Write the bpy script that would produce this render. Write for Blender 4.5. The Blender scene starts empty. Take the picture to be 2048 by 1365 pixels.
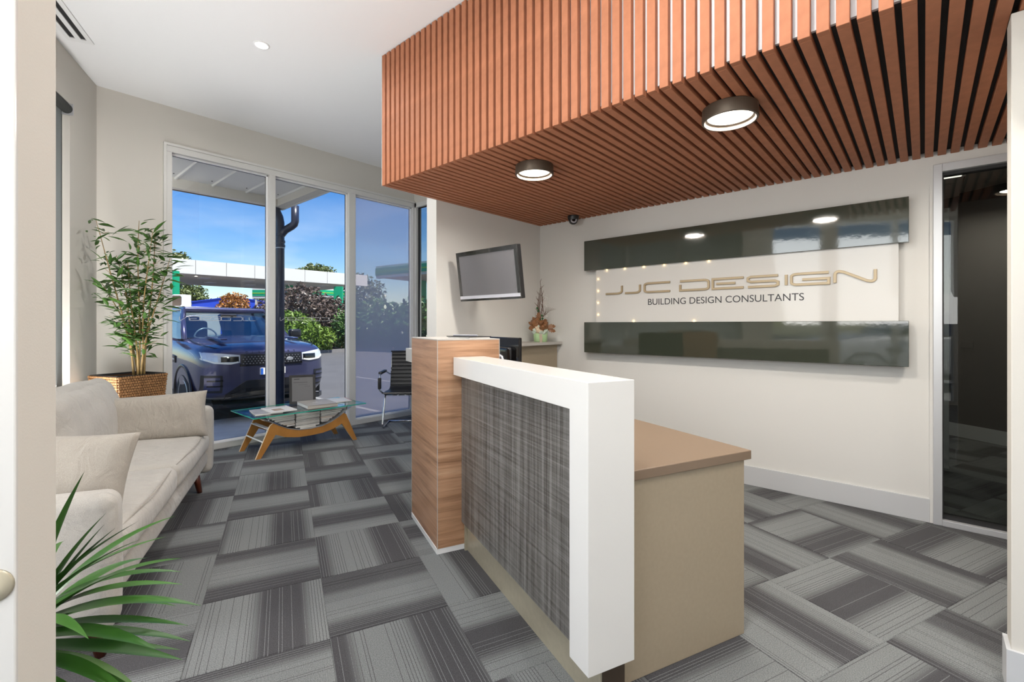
import bpy, bmesh, math, random
from mathutils import Vector, Matrix, noise
R = math.radians
PI = math.pi
rng = random.Random(7)
S = bpy.context.scene
C = S.collection

# ------------------------------------------------------------------ camera
F_PX, HORIZON, EYE = 932.0, 650.0, 1.27
cd = bpy.data.cameras.new('camera')
cam = bpy.data.objects.new('camera', cd)
C.objects.link(cam)
cam.location = (0, 0, EYE)
cam.rotation_euler = (R(90), 0, R(41.485))
cd.sensor_fit = 'HORIZONTAL'
cd.sensor_width = 36.0
cd.lens = F_PX / 2048 * 36.0
cd.shift_x = 0.0
cd.shift_y = (HORIZON - 682.5) / 2048
cd.clip_start = 0.05
cd.clip_end = 400
S.camera = cam

# ------------------------------------------------------------------ world, sun, exposure
w = bpy.data.worlds.new('sky')
S.world = w
w.use_nodes = True
nt = w.node_tree
bg = nt.nodes['Background']
sky = nt.nodes.new('ShaderNodeTexSky')
sky.sky_type = 'NISHITA'
sky.sun_disc = False
sky.sun_elevation = R(62)
sky.sun_rotation = R(70)
sky.altitude = 50
sky.air_density = 1.0
sky.dust_density = 0.35
sky.ozone_density = 2.2
# thin bright clouds near the horizon, all the way round
tc = nt.nodes.new('ShaderNodeTexCoord')
mp = nt.nodes.new('ShaderNodeMapping'); mp.inputs['Scale'].default_value = (2.2, 2.2, 9.0)
nz = nt.nodes.new('ShaderNodeTexNoise'); nz.inputs['Scale'].default_value = 1.6; nz.inputs['Detail'].default_value = 7
cr = nt.nodes.new('ShaderNodeValToRGB')
cr.color_ramp.elements[0].position = 0.50; cr.color_ramp.elements[1].position = 0.78
sx = nt.nodes.new('ShaderNodeSeparateXYZ')
mr = nt.nodes.new('ShaderNodeMapRange')
mr.inputs['From Min'].default_value = 0.02; mr.inputs['From Max'].default_value = 0.24
mr.inputs['To Min'].default_value = 0.95; mr.inputs['To Max'].default_value = 0.12
mu = nt.nodes.new('ShaderNodeMath'); mu.operation = 'MULTIPLY'
mx = nt.nodes.new('ShaderNodeMix'); mx.data_type = 'RGBA'
mx.inputs[7].default_value = (6.2, 6.5, 7.0, 1)
L = nt.links.new
L(tc.outputs['Generated'], mp.inputs['Vector']); L(mp.outputs[0], nz.inputs['Vector'])
L(nz.outputs['Fac'], cr.inputs['Fac']); L(tc.outputs['Generated'], sx.inputs[0])
L(sx.outputs['Z'], mr.inputs['Value']); L(cr.outputs['Color'], mu.inputs[0]); L(mr.outputs[0], mu.inputs[1])
L(mu.outputs[0], mx.inputs[0]); L(sky.outputs[0], mx.inputs[6])
hs = nt.nodes.new('ShaderNodeHueSaturation'); hs.inputs['Saturation'].default_value = 1.42; hs.inputs['Hue'].default_value = 0.512
L(mx.outputs[2], hs.inputs['Color']); L(hs.outputs[0], bg.inputs['Color'])
bg.inputs['Strength'].default_value = 0.132

sd = bpy.data.lights.new('sun', 'SUN')
sun = bpy.data.objects.new('sun', sd)
C.objects.link(sun)
sd.energy = 7.0
sd.angle = R(3.0)
sd.color = (1.0, 0.96, 0.90)
sun.rotation_euler = Vector((-0.42, -0.05, -0.90)).to_track_quat('-Z', 'Y').to_euler()

S.view_settings.view_transform = 'Standard'
S.view_settings.look = 'None'
S.view_settings.exposure = 0.44
S.view_settings.gamma = 1.0
S.view_settings.use_curve_mapping = False
DOWNLIGHT_W = 14.0
DISC_W = 14.0
# added area lamps filling the room through the left wall's blinds and entrance glazing
FILL_LEVEL = 1.0
def daylight_fill(cx, cy, cz, wid, hgt, watts, ang, tilt=0.0):
    l = bpy.data.lights.new('window_fill_lamp', 'AREA'); l.shape = 'RECTANGLE'; l.size = wid; l.size_y = hgt
    l.energy = watts * FILL_LEVEL; l.color = (1.0, 0.985, 0.965)
    o = bpy.data.objects.new('window_fill_lamp', l); C.objects.link(o)
    o.location = (cx, cy, cz); o.rotation_euler = (R(90) + tilt, 0, ang); return o
# left wall: origin (-5.438, 0.657), direction -24.2 degrees; lamps stand just outside the glass
for t_, wid, z_, hgt, w_ in ((2.0, 2.7, 1.45, 2.5, 470.0), (5.55, 3.1, 2.05, 1.9, 95.0)):
    ca, sa = math.cos(R(-24.2)), math.sin(R(-24.2))
    daylight_fill(-5.438 + ca * t_ + sa * 0.30, 0.657 + sa * t_ - ca * 0.30, z_, wid, hgt, w_, R(-24.2), R(22) if t_ < 4 else R(36))

# ------------------------------------------------------------------ materials
def math_node(t, op, a, b=None, c=None):
    n = t.nodes.new('ShaderNodeMath'); n.operation = op
    for i, v in enumerate((a, b, c)):
        if v is None: continue
        if isinstance(v, (int, float)): n.inputs[i].default_value = v
        else: t.links.new(v, n.inputs[i])
    return n.outputs[0]

def new_mat(name):
    m = bpy.data.materials.new(name); m.use_nodes = True
    return m, m.node_tree, m.node_tree.nodes['Principled BSDF']

def mat(name, col, rough=0.5, metal=0.0, spec=0.5, var=0.0, vscale=20.0, bump=0.0, bscale=200.0, coat=0.0, emit=None, estr=0.0):
    m, t, b = new_mat(name)
    b.inputs['Base Color'].default_value = (*col, 1)
    b.inputs['Roughness'].default_value = rough
    b.inputs['Metallic'].default_value = metal
    b.inputs['Specular IOR Level'].default_value = spec
    if coat:
        b.inputs['Coat Weight'].default_value = coat
        b.inputs['Coat Roughness'].default_value = 0.04
    if emit:
        b.inputs['Emission Color'].default_value = (*emit, 1)
        b.inputs['Emission Strength'].default_value = estr
    if var or bump:
        tc = t.nodes.new('ShaderNodeTexCoord')
    if var:
        n = t.nodes.new('ShaderNodeTexNoise'); n.inputs['Scale'].default_value = vscale; n.inputs['Detail'].default_value = 4
        t.links.new(tc.outputs['Object'], n.inputs['Vector'])
        mr = t.nodes.new('ShaderNodeMapRange')
        mr.inputs['From Min'].default_value = 0.3; mr.inputs['From Max'].default_value = 0.7
        mr.inputs['To Min'].default_value = 1 - var; mr.inputs['To Max'].default_value = 1 + var
        t.links.new(n.outputs['Fac'], mr.inputs['Value'])
        v = t.nodes.new('ShaderNodeVectorMath'); v.operation = 'SCALE'
        v.inputs[0].default_value = col
        t.links.new(mr.outputs[0], v.inputs['Scale'])
        t.links.new(v.outputs[0], b.inputs['Base Color'])
    if bump:
        n2 = t.nodes.new('ShaderNodeTexNoise'); n2.inputs['Scale'].default_value = bscale; n2.inputs['Detail'].default_value = 2
        t.links.new(tc.outputs['Object'], n2.inputs['Vector'])
        bp = t.nodes.new('ShaderNodeBump'); bp.inputs['Strength'].default_value = bump; bp.inputs['Distance'].default_value = 0.01
        t.links.new(n2.outputs['Fac'], bp.inputs['Height'])
        t.links.new(bp.outputs[0], b.inputs['Normal'])
    return m

def emit_mat(name, col, s):
    m, t, b = new_mat(name)
    b.inputs['Base Color'].default_value = (*col, 1)
    b.inputs['Emission Color'].default_value = (*col, 1)
    b.inputs['Emission Strength'].default_value = s
    return m

def glass_mat(name, tint=(1, 1, 1), refl=0.06, rough=0.0, body=0.0, bodycol=(0.1, 0.1, 0.1)):
    m = bpy.data.materials.new(name); m.use_nodes = True
    t = m.node_tree; t.nodes.clear()
    o = t.nodes.new('ShaderNodeOutputMaterial')
    tr = t.nodes.new('ShaderNodeBsdfTransparent'); tr.inputs[0].default_value = (*tint, 1)
    gl = t.nodes.new('ShaderNodeBsdfGlossy'); gl.inputs['Roughness'].default_value = rough
    lw = t.nodes.new('ShaderNodeLayerWeight'); lw.inputs['Blend'].default_value = 0.5
    fz_ = math_node(t, 'MULTIPLY_ADD', math_node(t, 'POWER', lw.outputs['Facing'], 5.0), 1.0 - refl, refl)
    mix = t.nodes.new('ShaderNodeMixShader')
    t.links.new(fz_, mix.inputs[0]); t.links.new(tr.outputs[0], mix.inputs[1]); t.links.new(gl.outputs[0], mix.inputs[2])
    last = mix
    if body:
        df = t.nodes.new('ShaderNodeBsdfDiffuse'); df.inputs[0].default_value = (*bodycol, 1)
        m2 = t.nodes.new('ShaderNodeMixShader'); m2.inputs[0].default_value = body
        t.links.new(mix.outputs[0], m2.inputs[1]); t.links.new(df.outputs[0], m2.inputs[2]); last = m2
    t.links.new(last.outputs[0], o.inputs[0])
    return m

def frosted_mat(name):
    m = bpy.data.materials.new(name); m.use_nodes = True
    t = m.node_tree; t.nodes.clear()
    o = t.nodes.new('ShaderNodeOutputMaterial')
    rf = t.nodes.new('ShaderNodeBsdfRefraction'); rf.inputs['Roughness'].default_value = 0.035; rf.inputs['IOR'].default_value = 1.12
    rf.inputs[0].default_value = (1.0, 0.96, 0.95, 1)
    df = t.nodes.new('ShaderNodeBsdfTranslucent'); df.inputs[0].default_value = (1.0, 0.93, 0.92, 1)
    gl = t.nodes.new('ShaderNodeBsdfGlossy'); gl.inputs['Roughness'].default_value = 0.08
    m1 = t.nodes.new('ShaderNodeMixShader'); m1.inputs[0].default_value = 0.34
    m2 = t.nodes.new('ShaderNodeMixShader'); m2.inputs[0].default_value = 0.06
    t.links.new(rf.outputs[0], m1.inputs[1]); t.links.new(df.outputs[0], m1.inputs[2])
    t.links.new(m1.outputs[0], m2.inputs[1]); t.links.new(gl.outputs[0], m2.inputs[2])
    t.links.new(m2.outputs[0], o.inputs[0])
    return m

def carpet_mat():
    m, t, b = new_mat('carpet_tile_pile')
    tc = t.nodes.new('ShaderNodeTexCoord'); oi = t.nodes.new('ShaderNodeObjectInfo')
    sp = t.nodes.new('ShaderNodeSeparateXYZ'); t.links.new(tc.outputs['Object'], sp.inputs[0])
    u = math_node(t, 'MULTIPLY_ADD', sp.outputs['X'], 2.0, 0.5)
    us = math_node(t, 'FRACT', math_node(t, 'ADD', math_node(t, 'MULTIPLY', u, 1.15), math_node(t, 'MULTIPLY', oi.outputs['Random'], 3.0)))
    tri = math_node(t, 'SUBTRACT', 1.0, math_node(t, 'ABSOLUTE', math_node(t, 'MULTIPLY_ADD', us, 2.0, -1.0)))
    # the yarn wobbles a little, so do the edges
    nz = t.nodes.new('ShaderNodeTexNoise'); nz.inputs['Scale'].default_value = 260.0; nz.inputs['Detail'].default_value = 3
    t.links.new(tc.outputs['Object'], nz.inputs['Vector'])
    nzc = math_node(t, 'SUBTRACT', nz.outputs['Fac'], 0.5)
    trj = math_node(t, 'MULTIPLY_ADD', nzc, 0.16, tri)
    mr = t.nodes.new('ShaderNodeMapRange'); mr.interpolation_type = 'SMOOTHSTEP'
    mr.inputs['From Min'].default_value = 0.40; mr.inputs['From Max'].default_value = 0.68
    t.links.new(trj, mr.inputs['Value'])
    # fine ruled lines, sparse in the plain parts, dense across the change of tone
    k = math_node(t, 'MULTIPLY', u, 40.0)
    kf = math_node(t, 'FLOOR', k)
    wn = t.nodes.new('ShaderNodeTexWhiteNoise'); wn.noise_dimensions = '2D'
    cb = t.nodes.new('ShaderNodeCombineXYZ'); t.links.new(kf, cb.inputs[0]); t.links.new(oi.outputs['Random'], cb.inputs[1])
    t.links.new(cb.outputs[0], wn.inputs['Vector'])
    mid = math_node(t, 'SUBTRACT', 1.0, math_node(t, 'MULTIPLY', math_node(t, 'ABSOLUTE', math_node(t, 'SUBTRACT', tri, 0.52)), 2.6))
    thr = math_node(t, 'MULTIPLY_ADD', mid, 0.60, 0.34)
    on = math_node(t, 'LESS_THAN', wn.outputs['Value'], thr)
    fr = math_node(t, 'FRACT', math_node(t, 'MULTIPLY_ADD', nzc, 0.25, k))
    ln = math_node(t, 'MULTIPLY', math_node(t, 'LESS_THAN', fr, 0.20), on)
    # dark factor = tone, flipped on a line
    fl = math_node(t, 'SUBTRACT', 1.0, mr.outputs[0])
    mixl = t.nodes.new('ShaderNodeMix'); mixl.data_type = 'FLOAT'
    t.links.new(math_node(t, 'MULTIPLY', ln, 0.85), mixl.inputs[0]); t.links.new(mr.outputs[0], mixl.inputs[2]); t.links.new(fl, mixl.inputs[3])
    col = t.nodes.new('ShaderNodeMix'); col.data_type = 'RGBA'
    col.inputs[6].default_value = (0.165, 0.175, 0.175, 1); col.inputs[7].default_value = (0.050, 0.049, 0.053, 1)
    t.links.new(mixl.outputs[0], col.inputs[0])
    gr = math_node(t, 'MULTIPLY_ADD', nzc, 2.0, 1.0)
    br = math_node(t, 'MULTIPLY', gr, math_node(t, 'MULTIPLY_ADD', oi.outputs['Random'], 0.16, 0.92))
    vm = t.nodes.new('ShaderNodeVectorMath'); vm.operation = 'SCALE'
    t.links.new(col.outputs[2], vm.inputs[0]); t.links.new(br, vm.inputs['Scale'])
    t.links.new(vm.outputs[0], b.inputs['Base Color'])
    b.inputs['Roughness'].default_value = 0.95; b.inputs['Specular IOR Level'].default_value = 0.15
    b.inputs['Sheen Weight'].default_value = 0.12
    bp = t.nodes.new('ShaderNodeBump'); bp.inputs['Strength'].default_value = 0.5; bp.inputs['Distance'].default_value = 0.004
    t.links.new(nz.outputs['Fac'], bp.inputs['Height']); t.links.new(bp.outputs[0], b.inputs['Normal'])
    return m

def wood_mat(name, c1, c2, c3, scale=(0.7, 0.7, 14), rough=0.42, spec=0.5):
    m, t, b = new_mat(name)
    tc = t.nodes.new('ShaderNodeTexCoord'); mp = t.nodes.new('ShaderNodeMapping'); mp.inputs['Scale'].default_value = scale
    n = t.nodes.new('ShaderNodeTexNoise'); n.inputs['Scale'].default_value = 2.2; n.inputs['Detail'].default_value = 9; n.inputs['Roughness'].default_value = 0.62; n.inputs['Distortion'].default_value = 0.35
    r = t.nodes.new('ShaderNodeValToRGB')
    r.color_ramp.elements[0].position = 0.32; r.color_ramp.elements[0].color = (*c1, 1)
    r.color_ramp.elements[1].position = 0.70; r.color_ramp.elements[1].color = (*c3, 1)
    e = r.color_ramp.elements.new(0.5); e.color = (*c2, 1)
    mp2 = t.nodes.new('ShaderNodeMapping'); mp2.inputs['Scale'].default_value = (scale[0] * 2, scale[1] * 2, scale[2] * 9)
    n2 = t.nodes.new('ShaderNodeTexNoise'); n2.inputs['Scale'].default_value = 2.0; n2.inputs['Detail'].default_value = 3
    t.links.new(tc.outputs['Object'], mp.inputs[0]); t.links.new(mp.outputs[0], n.inputs['Vector']); t.links.new(n.outputs['Fac'], r.inputs[0])
    t.links.new(tc.outputs['Object'], mp2.inputs[0]); t.links.new(mp2.outputs[0], n2.inputs['Vector'])
    mr = math_node(t, 'MULTIPLY_ADD', n2.outputs['Fac'], 0.5, 0.75)
    vm = t.nodes.new('ShaderNodeVectorMath'); vm.operation = 'SCALE'
    t.links.new(r.outputs[0], vm.inputs[0]); t.links.new(mr, vm.inputs['Scale']); t.links.new(vm.outputs[0], b.inputs['Base Color'])
    b.inputs['Roughness'].default_value = rough; b.inputs['Specular IOR Level'].default_value = spec
    return m

def weave_mat(name, c1, c2, sx_, sz_, rough=0.4):
    """streaky linen-look laminate: long vertical and horizontal threads"""
    m, t, b = new_mat(name)
    tc = t.nodes.new('ShaderNodeTexCoord')
    outs = []
    for sc in ((sx_, sx_, 1.2), (1.2, 1.2, sz_)):
        mp = t.nodes.new('ShaderNodeMapping'); mp.inputs['Scale'].default_value = sc
        n = t.nodes.new('ShaderNodeTexNoise'); n.inputs['Scale'].default_value = 1.0; n.inputs['Detail'].default_value = 4; n.inputs['Roughness'].default_value = 0.7
        t.links.new(tc.outputs['Object'], mp.inputs[0]); t.links.new(mp.outputs[0], n.inputs['Vector']); outs.append(n.outputs['Fac'])
    mn = math_node(t, 'MULTIPLY_ADD', outs[1], 0.42, math_node(t, 'MULTIPLY', outs[0], 0.58))
    r = t.nodes.new('ShaderNodeValToRGB')
    r.color_ramp.elements[0].position = 0.40; r.color_ramp.elements[0].color = (*c1, 1)
    r.color_ramp.elements[1].position = 0.62; r.color_ramp.elements[1].color = (*c2, 1)
    t.links.new(mn, r.inputs[0]); t.links.new(r.outputs[0], b.inputs['Base Color'])
    b.inputs['Roughness'].default_value = rough
    return m

def linen_mat(name, col):
    m, t, b = new_mat(name)
    tc = t.nodes.new('ShaderNodeTexCoord')
    n = t.nodes.new('ShaderNodeTexNoise'); n.inputs['Scale'].default_value = 9.0; n.inputs['Detail'].default_value = 5
    w1 = t.nodes.new('ShaderNodeTexNoise'); w1.inputs['Scale'].default_value = 420.0; w1.inputs['Detail'].default_value = 1
    t.links.new(tc.outputs['Object'], n.inputs['Vector']); t.links.new(tc.outputs['Object'], w1.inputs['Vector'])
    f = math_node(t, 'MULTIPLY_ADD', n.outputs['Fac'], 0.22, math_node(t, 'MULTIPLY_ADD', w1.outputs['Fac'], 0.5, 0.64))
    vm = t.nodes.new('ShaderNodeVectorMath'); vm.operation = 'SCALE'; vm.inputs[0].default_value = col
    t.links.new(f, vm.inputs['Scale']); t.links.new(vm.outputs[0], b.inputs['Base Color'])
    b.inputs['Roughness'].default_value = 0.92; b.inputs['Specular IOR Level'].default_value = 0.2; b.inputs['Sheen Weight'].default_value = 0.25
    bp = t.nodes.new('ShaderNodeBump'); bp.inputs['Strength'].default_value = 0.35; bp.inputs['Distance'].default_value = 0.003
    mp = t.nodes.new('ShaderNodeMapping'); mp.inputs['Scale'].default_value = (9.0, 3.5, 5.0)
    n3 = t.nodes.new('ShaderNodeTexNoise'); n3.inputs['Scale'].default_value = 1.5; n3.inputs['Detail'].default_value = 3; n3.inputs['Distortion'].default_value = 1.2
    t.links.new(tc.outputs['Object'], mp.inputs[0]); t.links.new(mp.outputs[0], n3.inputs['Vector'])
    b2 = t.nodes.new('ShaderNodeBump'); b2.inputs['Strength'].default_value = 0.45; b2.inputs['Distance'].default_value = 0.03
    t.links.new(n3.outputs['Fac'], b2.inputs['Height']); t.links.new(b2.outputs[0], bp.inputs['Normal'])
    t.links.new(w1.outputs['Fac'], bp.inputs['Height']); t.links.new(bp.outputs[0], b.inputs['Normal'])
    return m

def leaf_mat(name, c1, c2, trans=0.25):
    m, t, b = new_mat(name)
    oi = t.nodes.new('ShaderNodeObjectInfo'); tc = t.nodes.new('ShaderNodeTexCoord')
    n = t.nodes.new('ShaderNodeTexNoise'); n.inputs['Scale'].default_value = 7.0; n.inputs['Detail'].default_value = 3
    t.links.new(tc.outputs['Object'], n.inputs['Vector'])
    f = math_node(t, 'MULTIPLY_ADD', oi.outputs['Random'], 0.5, math_node(t, 'MULTIPLY', n.outputs['Fac'], 0.5))
    mx = t.nodes.new('ShaderNodeMix'); mx.data_type = 'RGBA'
    mx.inputs[6].default_value = (*c1, 1); mx.inputs[7].default_value = (*c2, 1)
    t.links.new(f, mx.inputs[0]); t.links.new(mx.outputs[2], b.inputs['Base Color'])
    b.inputs['Roughness'].default_value = 0.42
    b.inputs['Subsurface Weight'].default_value = 0.0
    return m

M = dict(
    wall=mat('wall_paint', (0.63, 0.605, 0.555), 0.85, spec=0.25, bump=0.03, bscale=300),
    wall2=mat('light_wall_paint', (0.70, 0.69, 0.665), 0.8, spec=0.3, bump=0.03, bscale=300),
    ceiling=mat('ceiling_paint', (0.86, 0.86, 0.865), 0.9, spec=0.2),
    skirting=mat('skirting_paint', (0.56, 0.57, 0.585), 0.45),
    alu=mat('silver_frame', (0.58, 0.59, 0.61), 0.35, metal=0.35),
    framewhite=mat('window_frame_paint', (0.66, 0.655, 0.63), 0.4),
    frameglint=mat('frame_bead', (0.85, 0.85, 0.85), 0.3),
    gasket=mat('rubber_gasket', (0.015, 0.015, 0.016), 0.6),
    glass=glass_mat('clear_glass', (0.97, 0.985, 0.98), 0.025),
    darkglass=glass_mat('door_glass', (0.74, 0.76, 0.74), 0.035),
    frost=frosted_mat('frosted_glass'),
    carpet=carpet_mat(),
    subfloor=mat('concrete_subfloor', (0.10, 0.10, 0.10), 0.9),
    slat=mat('terracotta_slat', (0.40, 0.160, 0.085), 0.60, spec=0.18, var=0.10, vscale=16, bump=0.05, bscale=260),
    charcoal=mat('charcoal_backing', (0.022, 0.022, 0.022), 0.85),
    plaster=mat('bulkhead_plaster', (0.62, 0.63, 0.65), 0.85),
    bronze=mat('bronze_lamp', (0.10, 0.075, 0.055), 0.42, metal=0.55),
    lampglow=emit_mat('warm_diffuser', (1.0, 0.93, 0.80), 1.7),
    whiteglow=emit_mat('white_diffuser', (1.0, 0.99, 0.96), 6.0),
    white=mat('white_laminate', (0.69, 0.685, 0.668), 0.16, spec=0.5),
    tan=mat('tan_laminate', (0.33, 0.272, 0.195), 0.50, var=0.03, vscale=60),
    tantop=mat('tan_worktop', (0.195, 0.138, 0.094), 0.36),
    greytop=mat('pale_grey_worktop', (0.47, 0.45, 0.42), 0.4),
    wood=wood_mat('walnut_laminate', (0.26, 0.135, 0.070), (0.44, 0.245, 0.140), (0.55, 0.340, 0.210), rough=0.30, spec=0.6),
    weave=weave_mat('woven_look_panel', (0.058, 0.052, 0.046), (0.20, 0.195, 0.185), 46.0, 90.0, rough=0.33),
    brass=mat('brushed_brass', (0.46, 0.42, 0.32), 0.36, metal=0.45, var=0.05, vscale=50),
    linen=linen_mat('natural_linen', (0.445, 0.425, 0.392)),
    linen2=linen_mat('grey_linen', (0.385, 0.355, 0.312)),
    redwood=mat('dark_red_timber', (0.095, 0.022, 0.010), 0.28, var=0.25, vscale=30),
    basket=mat('woven_seagrass', (0.27, 0.135, 0.052), 0.65, var=0.35, vscale=60),
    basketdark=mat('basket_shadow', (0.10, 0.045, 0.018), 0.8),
    black=mat('black_plastic', (0.012, 0.012, 0.013), 0.35),
    gloss=mat('gloss_black', (0.006, 0.006, 0.007), 0.07),
    leather=mat('black_leather', (0.020, 0.020, 0.022), 0.36, bump=0.05, bscale=180),
    chrome=mat('chrome', (0.80, 0.80, 0.82), 0.10, metal=1.0),
    steel=mat('white_steel', (0.75, 0.74, 0.72), 0.35),
    ply=mat('honey_plywood', (0.42, 0.185, 0.040), 0.42, var=0.12, vscale=9),
    plyedge=mat('plywood_edge', (0.66, 0.50, 0.32), 0.5),
    tglass=glass_mat('table_glass', (0.92, 0.975, 0.96), 0.04),
    tedge=mat('green_glass_edge', (0.03, 0.40, 0.29), 0.12, spec=0.7),
    paper=mat('paper', (0.78, 0.77, 0.74), 0.6),
    screen=mat('grey_page', (0.105, 0.105, 0.112), 0.35),
    ink=mat('printed_ink', (0.03, 0.03, 0.035), 0.5),
    greycover=mat('grey_book_cover', (0.44, 0.41, 0.37), 0.55),
    olive=mat('gloss_olive_panel', (0.040, 0.047, 0.034), 0.05, spec=0.95, bump=0.012, bscale=26),
    acrylic=mat('white_acrylic', (0.64, 0.63, 0.61), 0.06, spec=0.28),
    gold=mat('champagne_gold', (0.43, 0.34, 0.215), 0.35, metal=0.2),
    golddark=mat('gold_letter_side', (0.30, 0.22, 0.13), 0.4, metal=0.4),
    ledglow=emit_mat('warm_led', (1.0, 0.75, 0.42), 1.3),
    green_pot=mat('pale_green_ceramic', (0.46, 0.66, 0.36), 0.25),
    twine=mat('natural_twine', (0.55, 0.46, 0.36), 0.8, bump=0.4, bscale=300),
    twig=mat('brown_twig', (0.12, 0.065, 0.045), 0.8),
    dryleaf=mat('copper_dried_leaf', (0.235, 0.105, 0.042), 0.42, var=0.4, vscale=30),
    cream=mat('cream_petal', (0.68, 0.55, 0.40), 0.7),
    sagewhite=mat('pale_sage_leaf', (0.55, 0.62, 0.54), 0.7),
    greenbead=mat('dark_green_bead', (0.02, 0.11, 0.03), 0.4),
    bamboo_leaf=leaf_mat('bamboo_leaf_green', (0.014, 0.050, 0.008), (0.070, 0.165, 0.022)),
    culm=mat('bamboo_cane', (0.30, 0.20, 0.075), 0.5, var=0.3, vscale=18),
    strap_leaf=leaf_mat('strap_leaf_green', (0.016, 0.070, 0.008), (0.060, 0.185, 0.022)),
    soil=mat('dark_soil', (0.012, 0.010, 0.009), 0.9),
    blind=mat('grey_blind_fabric', (0.16, 0.165, 0.16), 0.85),
    tvbezel=mat('mirror_black_bezel', (0.10, 0.10, 0.10), 0.05, metal=0.75),
    tvscreen=mat('tv_screen_glass', (0.16, 0.155, 0.165), 0.09, spec=0.8),
    silver=mat('silver_plastic', (0.62, 0.62, 0.68), 0.3, metal=0.4),
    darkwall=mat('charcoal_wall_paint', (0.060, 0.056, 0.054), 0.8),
    asphalt=mat('asphalt', (0.085, 0.083, 0.086), 0.85, var=0.12, vscale=1.4, bump=0.3, bscale=90),
    concrete=mat('pale_concrete', (0.56, 0.52, 0.47), 0.85, var=0.14, vscale=2.5),
    paleconcrete=mat('bounce_concrete', (0.56, 0.54, 0.50), 0.85, var=0.08, vscale=2.0),
    kerb=mat('kerb_stone', (0.20, 0.19, 0.19), 0.85, var=0.1, vscale=8),
    linepaint=mat('parking_line_paint', (0.24, 0.235, 0.225), 0.8),
    mulch=mat('red_mulch', (0.16, 0.085, 0.055), 0.95, var=0.5, vscale=6),
    carpaint=mat('navy_car_paint', (0.060, 0.062, 0.135), 0.30, metal=0.6, spec=0.5, coat=1.0),
    carglass=glass_mat('windscreen_glass', (0.55, 0.68, 0.68), 0.30),
    cartrim=mat('car_black_trim', (0.012, 0.012, 0.014), 0.3),
    carsilver=mat('car_silver_trim', (0.50, 0.51, 0.54), 0.28, metal=0.6),
    tyre=mat('tyre_rubber', (0.018, 0.018, 0.018), 0.75),
    lampglass=mat('headlamp_lens', (0.62, 0.64, 0.68), 0.08, metal=0.2, coat=1.0),
    plateblue=mat('plate_blue', (0.02, 0.12, 0.55), 0.4),
    carseat=mat('car_cabin_trim', (0.06, 0.065, 0.07), 0.7),
    soffit=mat('awning_sheet', (0.68, 0.67, 0.64), 0.5),
    gutter=mat('awning_beam_paint', (0.62, 0.59, 0.53), 0.6),
    navy=mat('navy_pipe_paint', (0.022, 0.028, 0.055), 0.32),
    servowhite=mat('station_white', (0.66, 0.65, 0.61), 0.6),
    servosoffit=mat('station_soffit', (0.74, 0.70, 0.63), 0.8),
    servogreen=mat('station_green', (0.0, 0.36, 0.17), 0.5),
    servolime=mat('station_lime', (0.25, 0.55, 0.05), 0.5),
    servoyellow=mat('station_yellow', (0.75, 0.48, 0.02), 0.5),
    bluewall=mat('cobalt_cladding', (0.02, 0.075, 0.62), 0.6),
    brownbush=leaf_mat('dry_brown_foliage', (0.085, 0.062, 0.050), (0.20, 0.145, 0.12)),
    greenbush=leaf_mat('bright_green_foliage', (0.075, 0.15, 0.015), (0.25, 0.34, 0.05)),
    hedge=leaf_mat('hedge_foliage', (0.030, 0.085, 0.015), (0.10, 0.19, 0.05)),
    gum=leaf_mat('gum_tree_foliage', (0.055, 0.085, 0.020), (0.17, 0.20, 0.06)),
    orangetree=leaf_mat('autumn_foliage', (0.30, 0.10, 0.015), (0.46, 0.24, 0.05)),
    trunk=mat('bark', (0.12, 0.085, 0.06), 0.9),
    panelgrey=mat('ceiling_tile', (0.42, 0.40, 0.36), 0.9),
    duct=mat('vent_white', (0.80, 0.80, 0.80), 0.5),
    decal=mat('frosted_decal', (0.62, 0.62, 0.63), 0.6),
)
# translucent roller blind: it lets daylight glow through
def _blind():
    m = M['blind']; t = m.node_tree; b = t.nodes['Principled BSDF']; o = t.nodes['Material Output']
    tr = t.nodes.new('ShaderNodeBsdfTranslucent'); tr.inputs[0].default_value = (0.22, 0.225, 0.225, 1)
    mx = t.nodes.new('ShaderNodeMixShader'); mx.inputs[0].default_value = 0.55
    t.links.new(b.outputs[0], mx.inputs[1]); t.links.new(tr.outputs[0], mx.inputs[2]); t.links.new(mx.outputs[0], o.inputs[0])
_blind()

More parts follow.
